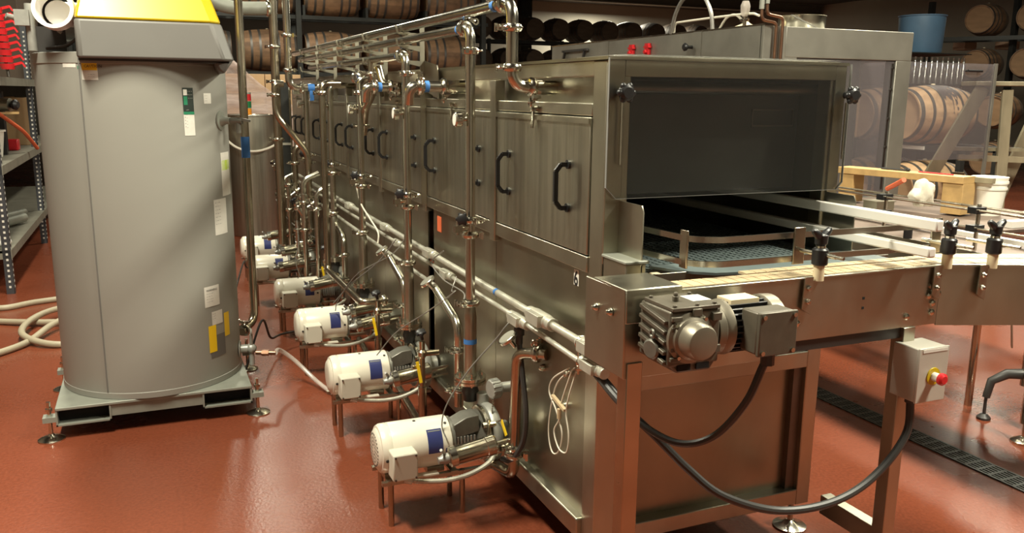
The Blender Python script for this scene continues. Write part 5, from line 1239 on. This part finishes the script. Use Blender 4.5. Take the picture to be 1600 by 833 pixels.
# ------------------------------------------------------------------ left background: steel tank, wrapped pallet, cartons, shelving
t = thing('steel_tank', 'plain stainless cylindrical tank standing behind the far pumps', 'tank', (-.1, 7.9, 0))
TX, TY = -.185, 8.0
obj('tank_shell', MB().lathe((TX, TY, .0), (0, 0, 1), [(0, .282), (.01, .29), (1.36, .29), (1.365, .296), (1.375, .296), (1.375, .28)], 44), 'brushed', t)
obj('tank_lip', MB().torus((TX, TY, 1.375), (0, 0, 1), .288, .008, 40, 8), 'steel', t)
obj('tank_hose', MB().rings([(p_, .014) for p_ in smooth_path([(TX - .36, TY - .20, 1.18), (TX - .2, TY - .33, 1.03), (TX, TY - .36, .985), (TX + .22, TY - .30, 1.05), (TX + .36, TY - .1, 1.18), (TX + .2, TY, 1.38)])], 8), 'wire_white', t, label='white hose sagging across the tank')
t = thing('signal_tower', 'red, green and amber stacked signal lamp beside the pallet', 'signal lamp', (-.1, 7.6, 1.37))
sx_, sy_ = -.21, 8.0
for z, m_, nm in ((1.375, 'sig_amber', 'amber'), (1.455, 'sig_green', 'green'), (1.535, 'red', 'red')):
    obj('lamp_segment', MB().cyl((sx_, sy_, z), (sx_, sy_, z + .075), .042), m_, t, label=nm + ' lamp segment')
obj('lamp_cap', MB().cyl((sx_, sy_, 1.61), (sx_, sy_, 1.63), .042), 'skid', t)
t = thing('wrapped_pallet', 'pallet of cartons under pinkish stretch film behind the steel tank', 'pallet', (0, 9.3, 0))
obj('pallet_deck', MB().box((-.9, 8.8, .0), (.5, 9.9, .14)), 'pallet', t)
obj('film_wrap', MB().prism([(-.92, .1), (.50, .1), (.50, 1.42), (.05, 1.72), (-.45, 2.18), (-.92, 2.2)], 'y', 8.77, 9.95), 'film', t, bevel=.03, label='pale stretch film')
random.seed(5)
for j in range(7):
    for k in range(4):
        z = .14 + j * .245; x = -.88 + k * .345
        if z + .24 > (2.1 if k < 1 else 1.85 if k < 2 else 1.6 if k < 3 else 1.45): continue
        lab = 'carton under the stretch film, %s layer, %s column' % (('bottom', 'second', 'third', 'fourth', 'fifth', 'sixth', 'top')[j], ('left', 'centre left', 'centre right', 'right')[k])
        tag(obj('wrapped_carton', MB().box((x, 8.81, z), (x + .335, 9.88, z + .238)), 'carton_pale', bevel=.004), lab, 'box', 'cartons under the stretch film')
# taller carton stacks beyond
for i, (x, z, w) in enumerate(((-.62, 0, .42), (-.19, 0, .5), (.32, 0, .5), (.83, 0, .5), (1.34, 0, .5))):
    n = (9, 7, 7, 6, 6)[i]
    for j in range(n):
        if j < 2: continue
        tag(obj('carton', MB().box((x, 10.6, j * .27), (x + w, 11.1, j * .27 + .262)), 'carton', bevel=.004), 'brown carton in the far stack, %s column from left, %s layer up' % (('first', 'second', 'third', 'fourth', 'fifth')[i], ('lowest', 'second', 'third', 'fourth', 'fifth', 'sixth', 'seventh', 'eighth', 'ninth')[j]), 'box', 'cartons in the far stack')
tag(obj('carton_plinth', MB().box((-.62, 10.6, 0), (1.84, 11.1, .535)), 'pallet', bevel=.004), 'long timber pallet block under the far carton stack', 'pallet')

# shelving on the left
t = thing('shelf_rack', 'dark slotted steel shelving unit at the left edge', 'shelf', (-3, 7, 0))
sxr = -2.40
SY = [5.56, 8.1, 10.7]
for y in SY:
    for x in (sxr, sxr - .75):
        b_ = MB(); b_.box((x - .03, y - .03, 0), (x + .03, y - .026, 2.3)).box((x + .026, y - .03, 0), (x + .03, y + .03, 2.3))
        p_ = obj('post', b_, 'shelf_post', t)
        if x == sxr:
            h_ = MB(); z = .05
            while z < 2.25: h_.box((x - .008, y - .0315, z), (x + .008, y - .0302, z + .018)); h_.box((x + .0302, y - .008, z), (x + .0315, y + .008, z + .018)); z += .045
            o__ = obj('slots', h_, 'label_white', p_, label='pale slots in the post'); o__['kind'] = 'stuff'
for z in (.34, 1.02, 1.72):
    obj('shelf_board', MB().box((sxr - .78, 5.53, z), (sxr + .02, 10.73, z + .02)), 'shelf_board', t)
    obj('shelf_beam', MB().box((sxr + .02, 5.53, z - .05), (sxr + .035, 10.73, z + .022)).box((sxr - .76, 5.53, z - .05), (sxr - .745, 10.73, z + .022)).box((sxr - .76, 5.53, z - .05), (sxr + .02, 5.545, z + .022)), 'shelf_board', t)
# things on the shelves
def tub(x, y, z, s, m, label, cat='tub', nm='plastic_tub'):
    return tag(obj(nm, MB().lathe((x, y, z), (0, 0, 1), [(0, .8 * s), (.01, .82 * s), (1.5 * s, s), (1.51 * s, 1.1 * s), (1.6 * s, 1.1 * s), (1.6 * s, .95 * s)], 24), m), label, cat)
tub(-2.62, 6.6, 1.041, .15, 'bucket', 'cream plastic tub on the middle shelf at the left edge')
tag(obj('red_box', MB().box((-2.62, 7.5, 1.041), (-2.48, 7.64, 1.15)), 'red', bevel=.01), 'small red box on the middle shelf', 'box')
tub(-2.75, 7.7, 1.041, .09, 'carton', 'small tan pot on the middle shelf', 'pot', 'tan_pot')
tag(obj('wood_stick', MB().bar((-2.9, 6.5, 1.42), (-2.35, 6.7, 1.43), .02, .02), 'pine'), 'thin pale stick lying across the shelf opening', 'stick')
tag(obj('orange_tube', MB().tube([(-2.50, 6.6, 1.43), (-2.36, 7.0, 1.25), (-2.30, 7.35, 1.07)], .018, .1, 12), 'orange'), 'orange tube slanting off the middle shelf', 'tube')
m_ = thing('small_motor', 'small black and silver motor stored on the shelf', 'motor', (-2.55, 6.9, 1.5))
obj('motor_can', MB().lathe((-2.55, 6.9, 1.50), (1, -.4, 0), [(0, .05), (.01, .06), (.13, .06), (.14, .03)], 20), 'frame_steel', m_); obj('motor_end', MB().lathe((-2.41, 6.84, 1.50), (1, -.4, 0), [(0, .04), (.03, .05), (.05, .03)], 18).box((-2.6, 6.88, 1.041), (-2.5, 6.95, 1.46)), 'black', m_)
tag(obj('black_jar', MB().cyl((-2.6, 7.4, 1.041), (-2.6, 7.4, 1.62), .05).cyl((-2.6, 7.4, 1.62), (-2.6, 7.4, 1.70), .03), 'black'), 'tall black bottle on the middle shelf', 'bottle')
for i in range(2):
    tag(obj('shelf_carton', MB().box((-2.75 - .3 * i, 8.4 + i, 1.041), (-2.45 - .3 * i, 8.8 + i, 1.55)), 'carton', bevel=.004), ['tall carton standing deeper on the middle shelf', 'carton at the far end of the middle shelf'][i], 'box')
tag(obj('pipe_offcut', MB().cyl((-2.75, 6.3, .42), (-2.45, 7.1, .42), .045), 'skid'), 'grey pipe offcut lying on the bottom shelf', 'pipe')
tag(obj('pipe_offcut', MB().cyl((-2.8, 6.9, .41), (-2.5, 7.6, .41), .035), 'skid'), 'thinner grey pipe offcut behind the first on the bottom shelf', 'pipe')
for i, (x, y, a_) in enumerate(((-2.85, 5.75, .2), (-2.7, 5.95, .1), (-2.6, 5.72, .3))):
    b_ = MB(); b_.tube([(x, y, .39), (x + .16, y + .03, .39), (x + .2, y + .2 * a_, .40)], .022, .03, 12)
    tag(obj('white_fitting', b_, 'pvc'), ['white pipe fitting at the back of the bottom shelf', 'white pipe fitting in the middle of the bottom shelf', 'white pipe fitting at the front of the bottom shelf'][i], 'fitting')
# red nested rack of bins above
t = thing('red_clip_strip', 'hanging strip of stacked red plastic clips at the left edge', 'clips', (-2.30, 5.9, 1.74))
for k in range(9):
    z = 1.80 + k * .055; x = -2.30 + (8 - k) * .0 - k * .006; y = 5.9
    b_ = MB(); b_.cyl((x, y, z), (x, y, z + .045), .05, .06, seg=12).bar((x + .02, y, z + .03), (x + .11, y - .02, z + .055), .03, .02).bar((x + .11, y - .02, z + .055), (x + .13, y - .02, z + .02), .03, .012).bar((x - .02, y, z + .02), (x - .10, y - .02, z + .05), .03, .02)
    obj('clip', b_, 'red', t, label='red clip')
obj('spine', MB().cyl((-2.30, 5.9, 1.742), (-2.35, 5.9, 2.32), .012), 'dark_steel', t)
# dark barrels stored behind shelving at left
for k, (x, y, z) in enumerate(((-3.5, 8.2, .34), (-3.4, 9.3, 2.12), (-3.5, 6.6, 2.12))):
    pass
tag(obj('brown_crate', MB().box((-3.25, 8.7, 1.742), (-2.5, 10.6, 2.9)), 'wall_dark', bevel=.01), 'large dark brown crate on the top shelf behind the heater', 'crate')
tag(obj('tall_carton', MB().box((-2.36, 10.9, 0), (-2.1, 11.5, 1.6)), 'carton', bevel=.004), 'tall narrow carton standing past the shelving', 'box')

# hose on the floor left of the heater
wire('cream_hose', [(-2.6, 5.1, .02), (-2.38, 4.95, .02), (-2.15, 5.08, .02), (-1.75, 5.15, .02), (-1.45, 4.8, .02), (-1.7, 4.35, .022), (-2.0, 4.33, .03), (-2.4, 4.55, .02), (-2.75, 4.8, .02)], .022, 'hose', 'thick cream hose lying in the wide outer loop on the floor', 'hose', 12)
wire('cream_hose', [(-2.5, 3.45, .02), (-2.3, 3.6, .022), (-2.1, 3.85, .025), (-1.95, 4.2, .06), (-1.7, 4.5, .06), (-1.5, 4.3, .03), (-1.6, 3.9, .02), (-1.9, 3.74, .02), (-2.13, 3.95, .05), (-2.12, 4.3, .065), (-1.95, 4.6, .065), (-1.6, 4.7, .03)], .022, 'hose', 'thick cream hose coiled inside the outer loop by the heater', 'hose', 12)
# thin floor lines (grounding cable) between heater and pumps
wire('floor_cable', [(-.84, 2.75, .03), (-.72, 2.9, .28), (-.66, 3.0, .14), (-.56, 3.2, .10), (-.3, 3.3, .10)], .007, 'rubber', 'thin dark cable crossing from the heater toward the pumps', 'cable')
wire('floor_cable', [(-.9, 3.0, .3), (-.75, 3.6, .5), (-.7, 3.9, .42), (-.6, 4.3, .3)], .006, 'rubber', 'thin black cable hooked behind the drain pipe', 'cable')

# ------------------------------------------------------------------ lights: the hall's high-bay lamps and the world
def lamp(x, y, z, sx, sy, power, col=(1, .95, .76)):
    li = bpy.data.lights.new('high_bay', 'AREA'); li.shape = 'RECTANGLE'; li.size = sx; li.size_y = sy; li.energy = power; li.color = col
    o = bpy.data.objects.new('high_bay_lamp', li); C.objects.link(o); o.location = (x, y, z); return o
lamp(-1.9, .4, 4.4, .4, 1.3, 165)
lamp(2.5, -1.7, 4.4, .4, 1.3, 185)
lamp(-1.9, 4.6, 4.4, .4, 1.3, 90)
lamp(2.6, 1.6, 4.4, .4, 1.3, 80)
lamp(5.6, 2.6, 4.4, .4, 1.3, 150)
lamp(.30, 9.6, 4.4, .35, 1.1, 60)
lamp(11.0, 7, 4.4, .4, 1.3, 80)
lamp(12.5, 22.2, 4.3, .4, 1.3, 170)
w = bpy.data.worlds.new('world'); sc.world = w; w.use_nodes = True; w.node_tree.nodes['Background'].inputs[0].default_value = (.5, .45, .38, 1); w.node_tree.nodes['Background'].inputs[1].default_value = .3
sc.view_settings.view_transform = 'Standard'; sc.view_settings.look = 'None'; sc.view_settings.gamma = 1; sc.view_settings.use_curve_mapping = False
sc.view_settings.exposure = 1.1
